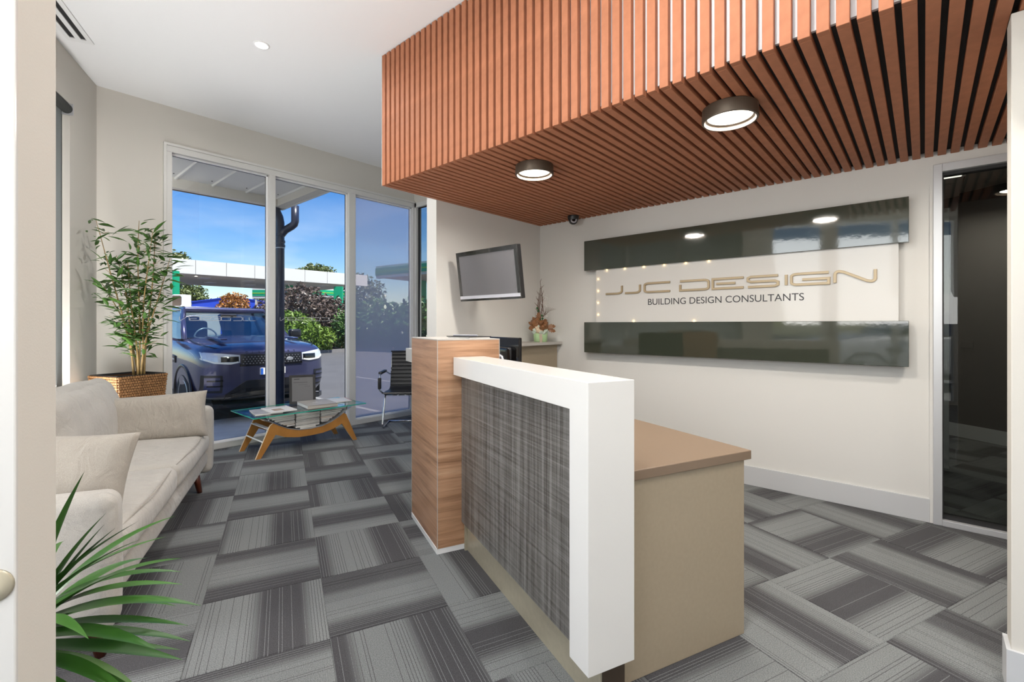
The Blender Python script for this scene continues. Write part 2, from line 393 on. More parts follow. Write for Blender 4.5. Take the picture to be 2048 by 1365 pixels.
# ------------------------------------------------------------------ geometry helpers
class MB:
    def __init__(s): s.v = []; s.f = []; s.mi = []
    def add(s, vs, fs, m=0):
        o = len(s.v); s.v += [tuple(p) for p in vs]
        for f in fs: s.f.append(tuple(i + o for i in f)); s.mi.append(m)
        return s
    def box(s, x0, x1, y0, y1, z0, z1, m=0):
        if x0 > x1: x0, x1 = x1, x0
        if y0 > y1: y0, y1 = y1, y0
        if z0 > z1: z0, z1 = z1, z0
        v = [(x0, y0, z0), (x1, y0, z0), (x1, y1, z0), (x0, y1, z0), (x0, y0, z1), (x1, y0, z1), (x1, y1, z1), (x0, y1, z1)]
        return s.add(v, [(3, 2, 1, 0), (4, 5, 6, 7), (0, 1, 5, 4), (1, 2, 6, 5), (2, 3, 7, 6), (3, 0, 4, 7)], m)
    def prism(s, poly, axis, a, b, m=0):
        """extrude a 2D polygon along an axis ('x','y','z') from a to b"""
        def P(p, h):
            return {'x': (h, p[0], p[1]), 'y': (p[0], h, p[1]), 'z': (p[0], p[1], h)}[axis]
        n = len(poly)
        v = [P(p, a) for p in poly] + [P(p, b) for p in poly]
        f = [tuple(range(n)), tuple(range(2 * n - 1, n - 1, -1))] + [(i, i + n, (i + 1) % n + n, (i + 1) % n) for i in range(n)]
        return s.add(v, f, m)
    def tube(s, pts, r, n=10, caps=True, m=0):
        pts = [Vector(p) for p in pts]
        rs = r if isinstance(r, (list, tuple)) else [r] * len(pts)
        rings = []; up = None
        for i, p in enumerate(pts):
            d = (pts[min(i + 1, len(pts) - 1)] - pts[max(i - 1, 0)]).normalized()
            if up is None:
                up = Vector((0, 0, 1)) if abs(d.z) < 0.9 else Vector((1, 0, 0))
            a = d.cross(up).normalized(); b = a.cross(d).normalized(); up = b
            rings.append([p + (a * math.cos(2 * PI * k / n) + b * math.sin(2 * PI * k / n)) * rs[i] for k in range(n)])
        v = [q for rg in rings for q in rg]; f = []
        for i in range(len(pts) - 1):
            for k in range(n):
                f.append((i * n + k, i * n + (k + 1) % n, (i + 1) * n + (k + 1) % n, (i + 1) * n + k))
        if caps: f += [tuple(range(n - 1, -1, -1)), tuple(range((len(pts) - 1) * n, len(pts) * n))]
        return s.add(v, f, m)
    def bar(s, p, q, w, h, m=0):
        """rectangular bar between two points"""
        p = Vector(p); q = Vector(q); d = (q - p).normalized()
        up = Vector((0, 0, 1)) if abs(d.z) < 0.95 else Vector((1, 0, 0))
        a = d.cross(up).normalized() * w / 2; b = a.cross(d).normalized() * h / 2
        v = [p - a - b, p + a - b, p + a + b, p - a + b, q - a - b, q + a - b, q + a + b, q - a + b]
        return s.add(v, [(3, 2, 1, 0), (4, 5, 6, 7), (0, 1, 5, 4), (1, 2, 6, 5), (2, 3, 7, 6), (3, 0, 4, 7)], m)
    def lathe(s, prof, c=(0, 0, 0), n=32, axis='z', m=0):
        v = []; f = []
        for r, h in prof:
            for k in range(n):
                a = 2 * PI * k / n; x, y = r * math.cos(a), r * math.sin(a)
                p = {'z': (x, y, h), 'y': (x, h, y), 'x': (h, x, y)}[axis]
                v.append((p[0] + c[0], p[1] + c[1], p[2] + c[2]))
        for i in range(len(prof) - 1):
            for k in range(n):
                f.append((i * n + k, i * n + (k + 1) % n, (i + 1) * n + (k + 1) % n, (i + 1) * n + k))
        f.append(tuple(range(n - 1, -1, -1))); f.append(tuple(range((len(prof) - 1) * n, len(prof) * n)))
        return s.add(v, f, m)
    def rbox(s, a, b, c, r, n=6, bulge=(0, 0, 0), at=(0, 0, 0), m=0, wob=0.0, seed=0.0):
        """rounded box of half sizes a,b,c with soft bulging faces"""
        def axis(h):
            k = max(1, n)
            e = [h - r + r * math.sin(PI / 2 * i / 4) for i in range(5)]
            inner = [-(h - r) + 2 * (h - r) * i / k for i in range(1, k)]
            return [-x for x in reversed(e)] + inner + e
        H = (a, b, c); idx = {}; v = []; f = []
        def V(p):
            key = tuple(round(x, 5) for x in p)
            if key in idx: return idx[key]
            inn = [max(-(H[i] - r), min(H[i] - r, p[i])) for i in range(3)]
            d = Vector([p[i] - inn[i] for i in range(3)])
            q = Vector(inn) + (d.normalized() * r if d.length > 1e-9 else d)
            for i in range(3):
                j, k = (i + 1) % 3, (i + 2) % 3
                g = max(0, 1 - (p[j] / H[j]) ** 2) * max(0, 1 - (p[k] / H[k]) ** 2)
                q[i] += bulge[i] * g * (1 if p[i] > 0 else -1) * min(1, abs(p[i]) / H[i])
            if wob:
                q += noise.noise_vector(q * 9 + Vector((seed, seed * 2, 0))) * wob
            idx[key] = len(v); v.append((q.x + at[0], q.y + at[1], q.z + at[2])); return idx[key]
        ax = [axis(h) for h in H]
        for i in range(3):
            j, k = (i + 1) % 3, (i + 2) % 3
            for sgn in (-1, 1):
                for p in range(len(ax[j]) - 1):
                    for q in range(len(ax[k]) - 1):
                        def pt(x, y):
                            o = [0, 0, 0]; o[i] = sgn * H[i]; o[j] = x; o[k] = y; return V(o)
                        fc = [pt(ax[j][p], ax[k][q]), pt(ax[j][p + 1], ax[k][q]), pt(ax[j][p + 1], ax[k][q + 1]), pt(ax[j][p], ax[k][q + 1])]
                        if len(set(fc)) < 3: continue
                        f.append(tuple(fc if sgn > 0 else fc[::-1]))
        return s.add(v, f, m)
    def mesh(s, name, mats, smooth=False):
        me = bpy.data.meshes.new(name); me.from_pydata(s.v, [], s.f); me.update()
        for k in (mats if isinstance(mats, (list, tuple)) else [mats]): me.materials.append(M[k])
        if any(s.mi): me.polygons.foreach_set('material_index', s.mi)
        if smooth: me.polygons.foreach_set('use_smooth', [True] * len(me.polygons))
        bm = bmesh.new(); bm.from_mesh(me); bmesh.ops.recalc_face_normals(bm, faces=bm.faces); bm.to_mesh(me); bm.free()
        return me
    def build(s, name, mats, parent=None, smooth=False, bevel=0.0, loc=None, rot=None, auto=False):
        o = bpy.data.objects.new(name, s.mesh(name, mats, smooth)); C.objects.link(o)
        if parent: o.parent = parent
        if loc: o.location = loc
        if rot: o.rotation_euler = rot
        if bevel:
            b = o.modifiers.new('bevel', 'BEVEL'); b.width = bevel; b.segments = 2; b.limit_method = 'ANGLE'; b.angle_limit = R(40)
        return o

def smooth_by_angle(o, ang=40):
    me = o.data; bm = bmesh.new(); bm.from_mesh(me)
    for f in bm.faces: f.smooth = True
    for e in bm.edges:
        if len(e.link_faces) == 2 and e.calc_face_angle(0) > R(ang): e.smooth = False
    bm.to_mesh(me); bm.free(); return o

def tag(o, label, cat, group=None):
    o['label'] = label; o['category'] = cat
    if group: o['group'] = group
    return o
def thing(name, label, cat, loc=(0, 0, 0), rz=0, group=None, rot=None):
    o = bpy.data.objects.new(name, None); C.objects.link(o)
    o.empty_display_size = 0.1
    o.location = loc; o.rotation_euler = rot or (0, 0, rz)
    return tag(o, label, cat, group)
def struct(o, label=None):
    o['kind'] = 'structure'
    if label: o['label'] = label
    return o
def sempty(name, label, loc=(0, 0, 0), rz=0):
    o = bpy.data.objects.new(name, None); C.objects.link(o); o.empty_display_size = 0.1
    o.location = loc; o.rotation_euler = (0, 0, rz); return struct(o, label)
def stuff(o): o['kind'] = 'stuff'; return o
def inst(me, name, parent, loc=(0, 0, 0), rot=(0, 0, 0), scale=(1, 1, 1)):
    o = bpy.data.objects.new(name, me); C.objects.link(o); o.parent = parent
    o.location = loc; o.rotation_euler = rot; o.scale = scale; return o
def text_mesh(txt, size, depth=0.0, spacing=1.0, align='LEFT'):
    cu = bpy.data.curves.new('lettering', 'FONT'); cu.body = txt; cu.size = size; cu.extrude = depth
    cu.space_character = spacing; cu.align_x = align
    o = bpy.data.objects.new('tmp', cu); C.objects.link(o)
    bpy.context.view_layer.update()
    me = bpy.data.meshes.new_from_object(o.evaluated_get(bpy.context.evaluated_depsgraph_get()))
    bpy.data.objects.remove(o); bpy.data.curves.remove(cu); return me
def text_part(txt, name, matname, parent, loc, rot, width=None, cap=None, depth=0.001, spacing=1.0):
    me = text_mesh(txt, 1.0, 0.0, spacing)
    xs = [v.co.x for v in me.vertices]; ys = [v.co.y for v in me.vertices]
    sx_ = width / (max(xs) - min(xs)) if width else cap / (max(ys) - min(ys))
    sy_ = cap / (max(ys) - min(ys)) if cap else sx_
    x0, y0 = min(xs), min(ys)
    for v in me.vertices: v.co = ((v.co.x - x0) * sx_, (v.co.y - y0) * sy_, 0)
    bm = bmesh.new(); bm.from_mesh(me)
    r = bmesh.ops.extrude_face_region(bm, geom=bm.faces[:])
    bmesh.ops.translate(bm, vec=(0, 0, depth), verts=[g for g in r['geom'] if isinstance(g, bmesh.types.BMVert)])
    bmesh.ops.recalc_face_normals(bm, faces=bm.faces); bm.to_mesh(me); bm.free()
    me.materials.clear(); me.materials.append(M[matname])
    o = bpy.data.objects.new(name, me); C.objects.link(o); o.parent = parent; o.location = loc; o.rotation_euler = rot
    return o
def ribbon(poly, wdt, z0, z1, mb=None, m=0):
    """flat stroke of constant width along a 2D polyline, given thickness"""
    mb = mb or MB(); P = [Vector(p) for p in poly]; n = len(P); Lf = []; Rt = []
    for i in range(n):
        d0 = (P[i] - P[i - 1]).normalized() if i else None
        d1 = (P[i + 1] - P[i]).normalized() if i < n - 1 else None
        d0 = d0 or d1; d1 = d1 or d0
        nn = Vector((-(d0 + d1).y, (d0 + d1).x)).normalized()
        k = 1 / max(0.5, nn.dot(Vector((-d1.y, d1.x))))
        Lf.append(P[i] + nn * wdt / 2 * k); Rt.append(P[i] - nn * wdt / 2 * k)
    v = []; f = []
    for i in range(n):
        v += [(Lf[i].x, Lf[i].y, z0), (Rt[i].x, Rt[i].y, z0), (Rt[i].x, Rt[i].y, z1), (Lf[i].x, Lf[i].y, z1)]
    for i in range(n - 1):
        for k in range(4):
            f.append((i * 4 + k, i * 4 + (k + 1) % 4, (i + 1) * 4 + (k + 1) % 4, (i + 1) * 4 + k))
    f += [(3, 2, 1, 0), (n * 4 - 4, n * 4 - 3, n * 4 - 2, n * 4 - 1)]
    return mb.add(v, f, m)
def arc(cx, cy, rx, ry, a0, a1, n=6):
    return [(cx + rx * math.cos(R(a0 + (a1 - a0) * i / n)), cy + ry * math.sin(R(a0 + (a1 - a0) * i / n))) for i in range(n + 1)]
# letter strokes in a unit box, (x, y)
GLYPH = {
    'J': [[(0, 0), (.72, 0)] + arc(.72, .30, .28, .30, -80, 0)[1:] + [(1, .92)]],
    'C': [[(1, 1), (.16, 1)] + arc(.16, .78, .16, .22, 100, 180)[1:] + arc(.16, .22, .16, .22, 180, 260) + [(.16, 0), (1, 0)]],
    'D': [[(0, 1), (.84, 1)] + arc(.84, .78, .16, .22, 80, 0)[1:] + arc(.84, .22, .16, .22, 0, -80) + [(.84, 0), (0, 0), (0, .62)]],
    'E': [[(1, 1), (0, 1), (0, 0), (1, 0)], [(.12, .5), (.74, .5)]],
    'S': [[(1, 1), (.10, 1), (0, .88), (0, .62), (.10, .5), (.90, .5), (1, .38), (1, .12), (.90, 0), (0, 0)]],
    'I': [[(.5, 0), (.5, 1)]],
    'G': [[(1, 1), (.16, 1)] + arc(.16, .78, .16, .22, 100, 180)[1:] + arc(.16, .22, .16, .22, 180, 260) + [(.16, 0), (1, 0), (1, .45), (.30, .45)]],
    'N': [[(0, 0), (0, .70)] + arc(.10, .72, .10, .28, 170, 80)[1:] + [(.22, .93), (.80, .06)] + arc(.90, .25, .10, .25, 260, 350)[0:] + [(1, 1)]],
}
WORD = [('J', -2.295, -2.109), ('J', -2.091, -1.928), ('C', -1.899, -1.647), ('D', -1.573, -1.321), ('E', -1.303, -1.054),
        ('S', -1.038, -.814), ('I', -.787, -.749), ('G', -.742, -.496), ('N', -.476, -.236)]
def foliage(n, radii, size, seed, shell=0.45, squash=1.0, long=2.0):
    r_ = random.Random(seed); mb = MB(); vs = []; fs = []
    for i in range(n):
        while True:
            p = Vector((r_.uniform(-1, 1), r_.uniform(-1, 1), r_.uniform(-1, 1)))
            if shell < p.length < 1: break
        lump = 1 + 0.28 * noise.noise(p * 2.3 + Vector((seed, 0, 0)))
        p = Vector((p.x * radii[0], p.y * radii[1], p.z * radii[2])) * lump
        d = Vector((r_.gauss(0, 1), r_.gauss(0, 1), r_.gauss(0.25, .8))).normalized()
        e = d.cross(Vector((r_.gauss(0, 1), r_.gauss(0, 1), r_.gauss(0, 1)))).normalized()
        s_ = size * r_.uniform(.6, 1.35); a = d * s_ * long / 2; b = e * s_ / 2
        o = len(vs); vs += [p - a, p + b, p + a, p - b]; fs.append((o, o + 1, o + 2, o + 3))
    mb.add(vs, fs); return mb

# ================================================================== STRUCTURE
CEIL = 3.36
SIGN_Y = 4.024          # inner face of the sign wall
WIN_X = -5.41           # inner face of the window wall
TV_X = -3.149           # face of the short wall with the television
SLAT_Z = 2.347          # underside of the slats
W0 = (-5.438, 0.657)    # corner of the window wall and the left wall
LA = R(-24.2)           # left wall runs at this angle
LT = (math.cos(LA), math.sin(LA)); LD = (-math.sin(LA), math.cos(LA))
def lw(t, d): return (W0[0] + LT[0] * t + LD[0] * d, W0[1] + LT[1] * t + LD[1] * d)
DA = R(-22.4)           # carpet and reception desk run at this angle
E1 = (-math.cos(DA), -math.sin(DA)); E2 = (-math.sin(DA), math.cos(DA))
def dk(s, t): return (s * E1[0] + t * E2[0], s * E1[1] + t * E2[1])

# ---- floor: subfloor slab and separate carpet tiles
outer = [lw(-0.1, -0.16), lw(8.3, -0.16), (2.05, 4.20), (2.75, 6.0), (2.75, 6.4), (-1.2, 9.0), (-1.2, 4.20), (-5.56, 4.20)]
floor = MB().prism(outer, 'z', -0.24, -0.008).build('floor', 'subfloor')
struct(floor, 'grey striped carpet tile floor of the reception')
def tile_mesh(poly):
    n = len(poly); cx = sum(p[0] for p in poly) / n; cy = sum(p[1] for p in poly) / n
    ins = [(p[0] + (0.0030 if p[0] < cx else -0.0030), p[1] + (0.0030 if p[1] < cy else -0.0030)) for p in poly]
    v = [(p[0], p[1], -0.007) for p in poly] + [(p[0], p[1], -0.0022) for p in poly] + [(p[0], p[1], 0.0) for p in ins]
    f = [tuple(range(2 * n, 3 * n))]
    for k in (0, n):
        f += [(k + i, k + (i + 1) % n, k + n + (i + 1) % n, k + n + i) for i in range(n)]
    return MB().add(v, f).mesh('carpet_tile', 'carpet')
TH = 0.2497
full_tile = tile_mesh([(-TH, -TH), (TH, -TH), (TH, TH), (-TH, TH)])
def clip(poly, a, b, c):
    """keep a*x+b*y <= c"""
    out = []
    for i in range(len(poly)):
        p, q = poly[i], poly[(i + 1) % len(poly)]
        dp, dq = a * p[0] + b * p[1] - c, a * q[0] + b * q[1] - c
        if dp <= 0: out.append(p)
        if (dp < 0 < dq) or (dq < 0 < dp):
            k = dp / (dp - dq); out.append((p[0] + (q[0] - p[0]) * k, p[1] + (q[1] - p[1]) * k))
    return out
def in_room(x, y):
    d = (x - W0[0]) * LD[0] + (y - W0[1]) * LD[1]
    if d < -0.30: return False
    if y > 4.10:
        if not (-0.45 < x < 1.6): return False
        return (x - 0.231) * 0.570 + (y - 7.37) * 0.821 < 0.3
    if y > 2.6 and -3.6 < x < -3.3 and False: return False
    return -5.75 < x < 1.75 and y > -1.75
for i in range(-8, 16):
    for j in range(-8, 18):
        s_, t_ = 2.018 + 0.5 * i + 0.25, 0.669 + 0.5 * j + 0.25
        x, y = dk(s_, t_)
        if not in_room(x, y): continue
        turn = 0 if (i + j) % 2 else PI / 2
        cz, sz = math.cos(DA + turn), math.sin(DA + turn)
        sq = [(-TH, -TH), (TH, -TH), (TH, TH), (-TH, TH)]
        wsq = [(x + px_ * cz - py_ * sz, y + px_ * sz + py_ * cz) for px_, py_ in sq]
        cl = clip(wsq, -1, 0, 5.405)
        if x < -3.0: cl = clip(cl, 0, 1, 4.04)
        if len(cl) < 3: continue
        if len(cl) == 4 and all(abs(a[0] - b[0]) + abs(a[1] - b[1]) < 1e-6 for a, b in zip(cl, wsq)): me = full_tile
        else:
            me = tile_mesh([((px_ - x) * cz + (py_ - y) * sz, -(px_ - x) * sz + (py_ - y) * cz) for px_, py_ in cl])
        inst(me, 'carpet_tile', floor, (x, y, 0), (0, 0, DA + turn))

# ---- ceiling
ceil_poly = [lw(-0.1, -0.16), lw(8.3, -0.16), (2.05, 4.20), (-5.56, 4.20)]
ceiling = struct(MB().prism(ceil_poly, 'z', CEIL, CEIL + 0.16).build('ceiling', 'ceiling'), 'smooth white painted ceiling')

# ---- window wall (x = WIN_X) with its full height opening
wb = MB()
wb.box(WIN_X - 0.15, WIN_X, 0.55, 1.143, -0.24, CEIL)
wb.box(WIN_X - 0.15, WIN_X, 1.143, 4.20, 2.985, CEIL)
struct(wb.build('wall_window', 'wall'), 'beige wall around the tall shopfront window')
# window frame: sill, head, posts; panes; bead lines
WY = [1.143, 2.075, 2.140, 3.025, 3.115, 4.045]
win = sempty('window_1', 'tall three pane shopfront window facing the car park', (WIN_X, 0, 0))
fr = MB()
fr.box(-0.10, 0.012, WY[0], WY[5], 0.0, 0.062)
fr.box(-0.10, 0.012, WY[0], WY[5], 2.925, 2.985)
for a, b in ((WY[0], WY[0] + 0.045), (WY[1], WY[2]), (WY[3], WY[4]), (WY[5] - 0.045, WY[5])):
    fr.box(-0.10, 0.012, a, b, 0.062, 2.925)
fr.build('frame', 'framewhite', win, bevel=0.003)
panes = [(WY[0] + 0.045, WY[1]), (WY[2], WY[3]), (WY[4], WY[5] - 0.045)]
for k, (a, b) in enumerate(panes):
    bd = MB()
    for (p0, p1, q0, q1) in ((a, a + 0.012, 0.062, 2.925), (b - 0.012, b, 0.062, 2.925), (a, b, 0.062, 0.076), (a, b, 2.911, 2.925)):
        bd.box(-0.060, -0.035, p0, p1, q0, q1, 0)
        bd.box(-0.080, -0.061, p0, p1, q0, q1, 1)
    bd.build('glazing_bead', ['frameglint', 'gasket'], win)
    pane = MB().box(-0.064, -0.058, a + 0.004, b - 0.004, 0.066, 2.921).build('pane', 'frost' if k == 2 else 'glass', win)
    if k == 2: pane['label'] = 'frosted pane'
# trim around the opening
tr = MB(); tr.box(0.0, 0.022, WY[0] - 0.022, WY[0], 0, 3.007); tr.box(0.0, 0.022, WY[0], WY[5], 2.985, 3.007)
tr.build('surround', 'framewhite', win)
# mirrored shop name on the two clear panes (it reads from outside)
def glass_word(parent, x, y0, y1, z0, z1, face=-1):
    k = (y1 - y0) / (2.295 - 0.236)
    wd = MB()
    for ch, a, b in WORD:
        for st_ in GLYPH[ch]:
            pts = [(y1 - (a + 2.295 + (b - a) * p[0]) * k, z0 + (z1 - z0) * p[1]) for p in st_]
            m_ = MB(); ribbon(pts, 0.0042, 0, 0.0012, m_)
            wd.add([(v[2], v[0], v[1]) for v in m_.v], m_.f)
    o = wd.build('window_lettering', 'decal', parent, loc=(x, 0, 0)); return stuff(o)
glass_word(win, -0.0575, 1.262, 1.955, 1.314, 1.352)
glass_word(win, -0.0575, 2.215, 2.925, 1.318, 1.356)

# return pane beside the frosted pane
win2 = sempty('window_2', 'narrow tinted return window beside the frosted pane', (0, SIGN_Y + 0.03, 0))
f2 = MB()
f2.box(WIN_X + 0.012, -3.30, -0.03, 0.06, 0, 0.06); f2.box(WIN_X + 0.012, -3.30, -0.03, 0.06, 2.925, 2.985)
f2.box(WIN_X - 0.04, WIN_X + 0.05, -0.03, 0.06, 0, 2.985); f2.box(-3.38, -3.30, -0.03, 0.06, 0.06, 2.925)
f2.build('frame', 'framewhite', win2)
g2 = MB(); g2.box(WIN_X + 0.05, WIN_X + 0.085, 0.004, 0.008, 0.06, 2.925); g2.box(WIN_X + 0.05, -3.38, 0.004, 0.008, 2.905, 2.925)
g2.build('gasket', 'gasket', win2)
MB().box(WIN_X + 0.075, -3.38, 0.01, 0.016, 0.06, 2.90).build('pane', 'darkglass', win2)
rw = MB(); rw.box(WIN_X - 0.15, -3.15, SIGN_Y, SIGN_Y + 0.15, 2.985, CEIL)
struct(rw.build('wall_return', 'wall'), 'beige strip of wall above the narrow return window')

# ---- wall with the television
tvw = MB().box(TV_X - 0.13, TV_X, 2.577, SIGN_Y, 0, CEIL).build('wall_television', 'wall2')
struct(tvw, 'short pale wall carrying the television')
# ---- sign wall with the opening for the glazed door
sw = MB()
sw.box(TV_X - 0.13, 0.030, SIGN_Y, SIGN_Y + 0.14, 0, CEIL)
sw.box(0.030, 2.05, SIGN_Y, SIGN_Y + 0.14, 2.300, CEIL)
sw.box(1.05, 2.05, SIGN_Y, SIGN_Y + 0.14, 0, 2.300)
struct(sw.build('wall_sign', 'wall2'), 'long pale wall behind the reception desk')
bb = MB().box(-2.60, 0.028, SIGN_Y - 0.013, SIGN_Y, 0, 0.150).build('baseboard_sign', 'skirting', bevel=0.002)
struct(bb, 'pale grey skirting along the sign wall')
# ---- glazed door at the right
dr = sempty('door_1', 'silver framed glazed door into the dark office', (0, SIGN_Y, 0))
df_ = MB()
df_.box(0.044, 0.087, -0.025, 0.10, 0.0, 2.288); df_.box(0.087, 1.0, -0.025, 0.10, 2.238, 2.288)
df_.box(0.087, 1.0, -0.025, 0.10, 0.0, 0.036); df_.box(1.0, 1.05, -0.025, 0.10, 0, 2.288)
df_.build('frame', 'alu', dr, bevel=0.002)
ar = MB(); ar.box(0.028, 0.044, -0.012, 0.0, 0, 2.302); ar.box(0.044, 1.05, -0.012, 0.0, 2.288, 2.302)
ar.build('architrave', 'wall2', dr)
gk = MB(); gk.box(0.087, 0.094, 0.01, 0.07, 0.036, 2.238); gk.box(0.094, 1.0, 0.01, 0.07, 2.218, 2.238); gk.box(0.094, 1.0, 0.01, 0.07, 0.036, 0.060)
gk.build('gasket', 'gasket', dr)
MB().box(0.094, 1.0, 0.036, 0.044, 0.06, 2.218).build('pane', 'darkglass', dr)
# ---- the dark office behind the door
def wall_between(name, p, q, z0, z1, th, m, label=None):
    dx, dy = q[0] - p[0], q[1] - p[1]; l = math.hypot(dx, dy); nx_, ny_ = -dy / l * th, dx / l * th
    o = MB().prism([p, q, (q[0] + nx_, q[1] + ny_), (p[0] + nx_, p[1] + ny_)], 'z', z0, z1).build(name, m)
    return struct(o, label)
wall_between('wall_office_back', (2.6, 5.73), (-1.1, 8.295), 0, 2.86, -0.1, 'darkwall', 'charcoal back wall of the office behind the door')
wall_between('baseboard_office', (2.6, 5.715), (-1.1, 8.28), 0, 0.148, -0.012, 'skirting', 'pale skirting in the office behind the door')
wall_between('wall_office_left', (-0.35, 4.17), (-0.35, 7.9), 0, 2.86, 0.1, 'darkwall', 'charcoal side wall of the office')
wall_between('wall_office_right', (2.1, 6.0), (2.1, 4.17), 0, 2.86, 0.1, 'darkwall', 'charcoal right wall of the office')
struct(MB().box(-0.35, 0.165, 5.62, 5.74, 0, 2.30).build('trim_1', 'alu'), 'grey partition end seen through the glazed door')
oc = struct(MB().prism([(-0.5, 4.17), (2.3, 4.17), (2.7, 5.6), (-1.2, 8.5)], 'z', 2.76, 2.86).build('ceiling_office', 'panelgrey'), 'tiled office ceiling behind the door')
tm = MB().box(-0.296, 0.296, -0.596, 0.596, 2.735, 2.76).mesh('ceiling_tile', 'panelgrey')
for i in range(4):
    for j in range(3):
        cx, cy = 0.0 + 0.6 * i, 4.85 + 1.2 * j
        if (cx - 0.231) * 0.570 + (cy - 7.37) * 0.821 > -0.1: continue
        inst(tm, 'ceiling_tile', oc, (cx, cy, 0))
ol = thing('office_troffer', 'lit ceiling light in the dark office behind the glazed door', 'ceiling light', (0.02, 6.15, 2.72))
MB().box(-0.28, 0.28, -0.13, 0.13, -0.012, 0.0135).build('frame', 'duct', ol)
MB().box(-0.25, 0.25, -0.10, 0.10, -0.016, -0.012).build('diffuser', 'lampglow', ol)
ofl = bpy.data.lights.new('troffer_light', 'AREA'); ofl.size = 0.4; ofl.energy = 9.0; ofl.color = (1.0, 0.93, 0.82)
oflo = bpy.data.objects.new('troffer_light', ofl); C.objects.link(oflo); oflo.parent = ol; oflo.location = (0, 0, -0.03)
ss = thing('power_outlet', 'faint double socket on the dark office wall behind glass', 'outlet', (0.363, 7.262, 1.047), R(-34.7))
MB().box(-0.058, 0.058, -0.012, -0.004, -0.036, 0.036).build('plate', 'darkwall', ss, bevel=0.003)
for k in (-1, 1): MB().box(k * 0.028 - 0.014, k * 0.028 + 0.014, -0.016, -0.012, -0.014, 0.014).build('rocker', 'darkwall', ss)

# ---- left wall (runs back beside the camera) with blinds and an unblinded glazed part
lwall = sempty('wall_left', 'beige wall with tall blinded windows behind the sofa', (W0[0], W0[1], 0), LA)
LB = MB()
OPEN = [(0.545, 3.42), (3.86, 7.2)]
for a, b in ((-0.1, OPEN[0][0]), (OPEN[0][1], OPEN[1][0]), (OPEN[1][1], 8.3)): LB.box(a, b, -0.15, 0, -0.24, CEIL)
for a, b in OPEN: LB.box(a, b, -0.15, 0, 2.975, CEIL)
LB.build('wall_panel', 'wall', lwall)
for n_, (o0, o1, mull) in enumerate(((0.545, 3.42, (1.48, 2.37)), (3.86, 7.2, (4.75, 5.62, 6.4)))):
    wn_ = sempty('window_%d' % (3 + n_), ('tall window behind the grey roller blinds', 'clear glazing beside the entrance, seen in the sign')[n_], (W0[0], W0[1], 0), LA)
    f3 = MB(); f3.box(o0, o1, -0.13, -0.05, 0, 0.06); f3.box(o0, o1, -0.13, -0.05, 2.915, 2.975)
    edges = [o0] + list(mull) + [o1]
    for k, e in enumerate(edges):
        h = 0.03
        f3.box(max(o0, e - h), min(o1, e + h), -0.13, -0.05, 0.06, 2.915)
    f3.build('frame', 'framewhite', wn_)
    for a, b in zip(edges[:-1], edges[1:]):
        MB().box(a + 0.03, b - 0.03, -0.093, -0.087, 0.06, 2.915).build('pane', 'glass', wn_)
# roller blinds
for k, (a, b) in enumerate(((0.5525, 1.464), (1.496, 2.354), (2.386, 3.412))):
    bl = thing('roller_blind', ('grey roller blind nearest the window corner behind the plant', 'middle grey roller blind behind the sofa', 'grey roller blind furthest from the plant, behind the sofa')[k], 'blind', (*lw((a + b) / 2, 0), 0), LA, 'roller blinds on the left wall')
    hw = (b - a) / 2
    MB().tube([(-hw + 0.01, -0.012, 2.93), (hw - 0.01, -0.012, 2.93)], 0.036, 18).build('roller', 'blind', bl, smooth=True)
    MB().box(-hw + 0.004, hw - 0.004, -0.043, -0.041, 0.10, 2.925).build('fabric', 'blind', bl)
    MB().tube([(-hw + 0.04, -0.042, 0.10), (hw - 0.04, -0.042, 0.10)], 0.010, 10).build('bottom_bar', 'alu', bl)
    for e in (-1, 1): MB().box(e * (hw - 0.006) - 0.005, e * (hw - 0.006) + 0.005, -0.05, 0.026, 2.885, 2.973).build('bracket', 'alu', bl)
# entrance lettering on the unblinded glazing, legible in the sign's reflection
ent = sempty('trim_2', 'white opening hours lettering on the entrance glass', (*lw(4.0, -0.086), 0), LA)
text_part('OFFICE HOURS', 'lettering', 'decal', ent, (0.62, 0, 1.02), (R(90), 0, PI), width=0.50)
text_part('Monday to Fri', 'lettering', 'decal', ent, (0.62, 0, 0.93), (R(90), 0, PI), width=0.46)

# ---- near partition the camera looks past, with the edge of an open door
np_ = MB().box(4.283, 4.392, 0.95, 1.284, 0, CEIL)
nw = np_.build('wall_near', 'wall', loc=(W0[0], W0[1], 0), rot=(0, 0, LA)); struct(nw, 'beige end of the near partition at the left edge')
d2 = sempty('door_2', 'white door edge at the far left of the view', (W0[0], W0[1], 0), LA)
MB().box(4.3925, 4.400, 0.96, 1.2865, 0.012, CEIL - 0.4).build('door_leaf', 'white', d2, bevel=0.002)
hz = MB().lathe([(0.0220, 0.0), (0.0220, 0.002), (0.0200, 0.0035), (0.0, 0.0037)], (4.400, 1.2640, 0.930), 28, 'x')
hz.build('handle_rose', 'brass', d2, smooth=True)
# ---- right wall near the camera, under the slats
rwl = MB().box(0.225, 2.05, 2.346, 2.45, 0, SLAT_Z - 0.002).build('wall_right', 'wall', bevel=0.003); struct(rwl, 'white wall end at the right edge')  # same paint as the sign wall, toned darker to offset strong light
rb_ = MB(); rb_.box(0.213, 2.05, 2.334, 2.346, 0, 0.150); rb_.box(0.213, 0.225, 2.346, 2.45, 0, 0.150)
struct(rb_.build('baseboard_right', 'skirting'), 'pale skirting at the right edge')
# ---- walls behind the camera that close the space
struct(MB().box(1.95, 2.05, -2.7, SIGN_Y, 0, CEIL).build('wall_east', 'wall2'), 'plain wall to the right behind the camera')

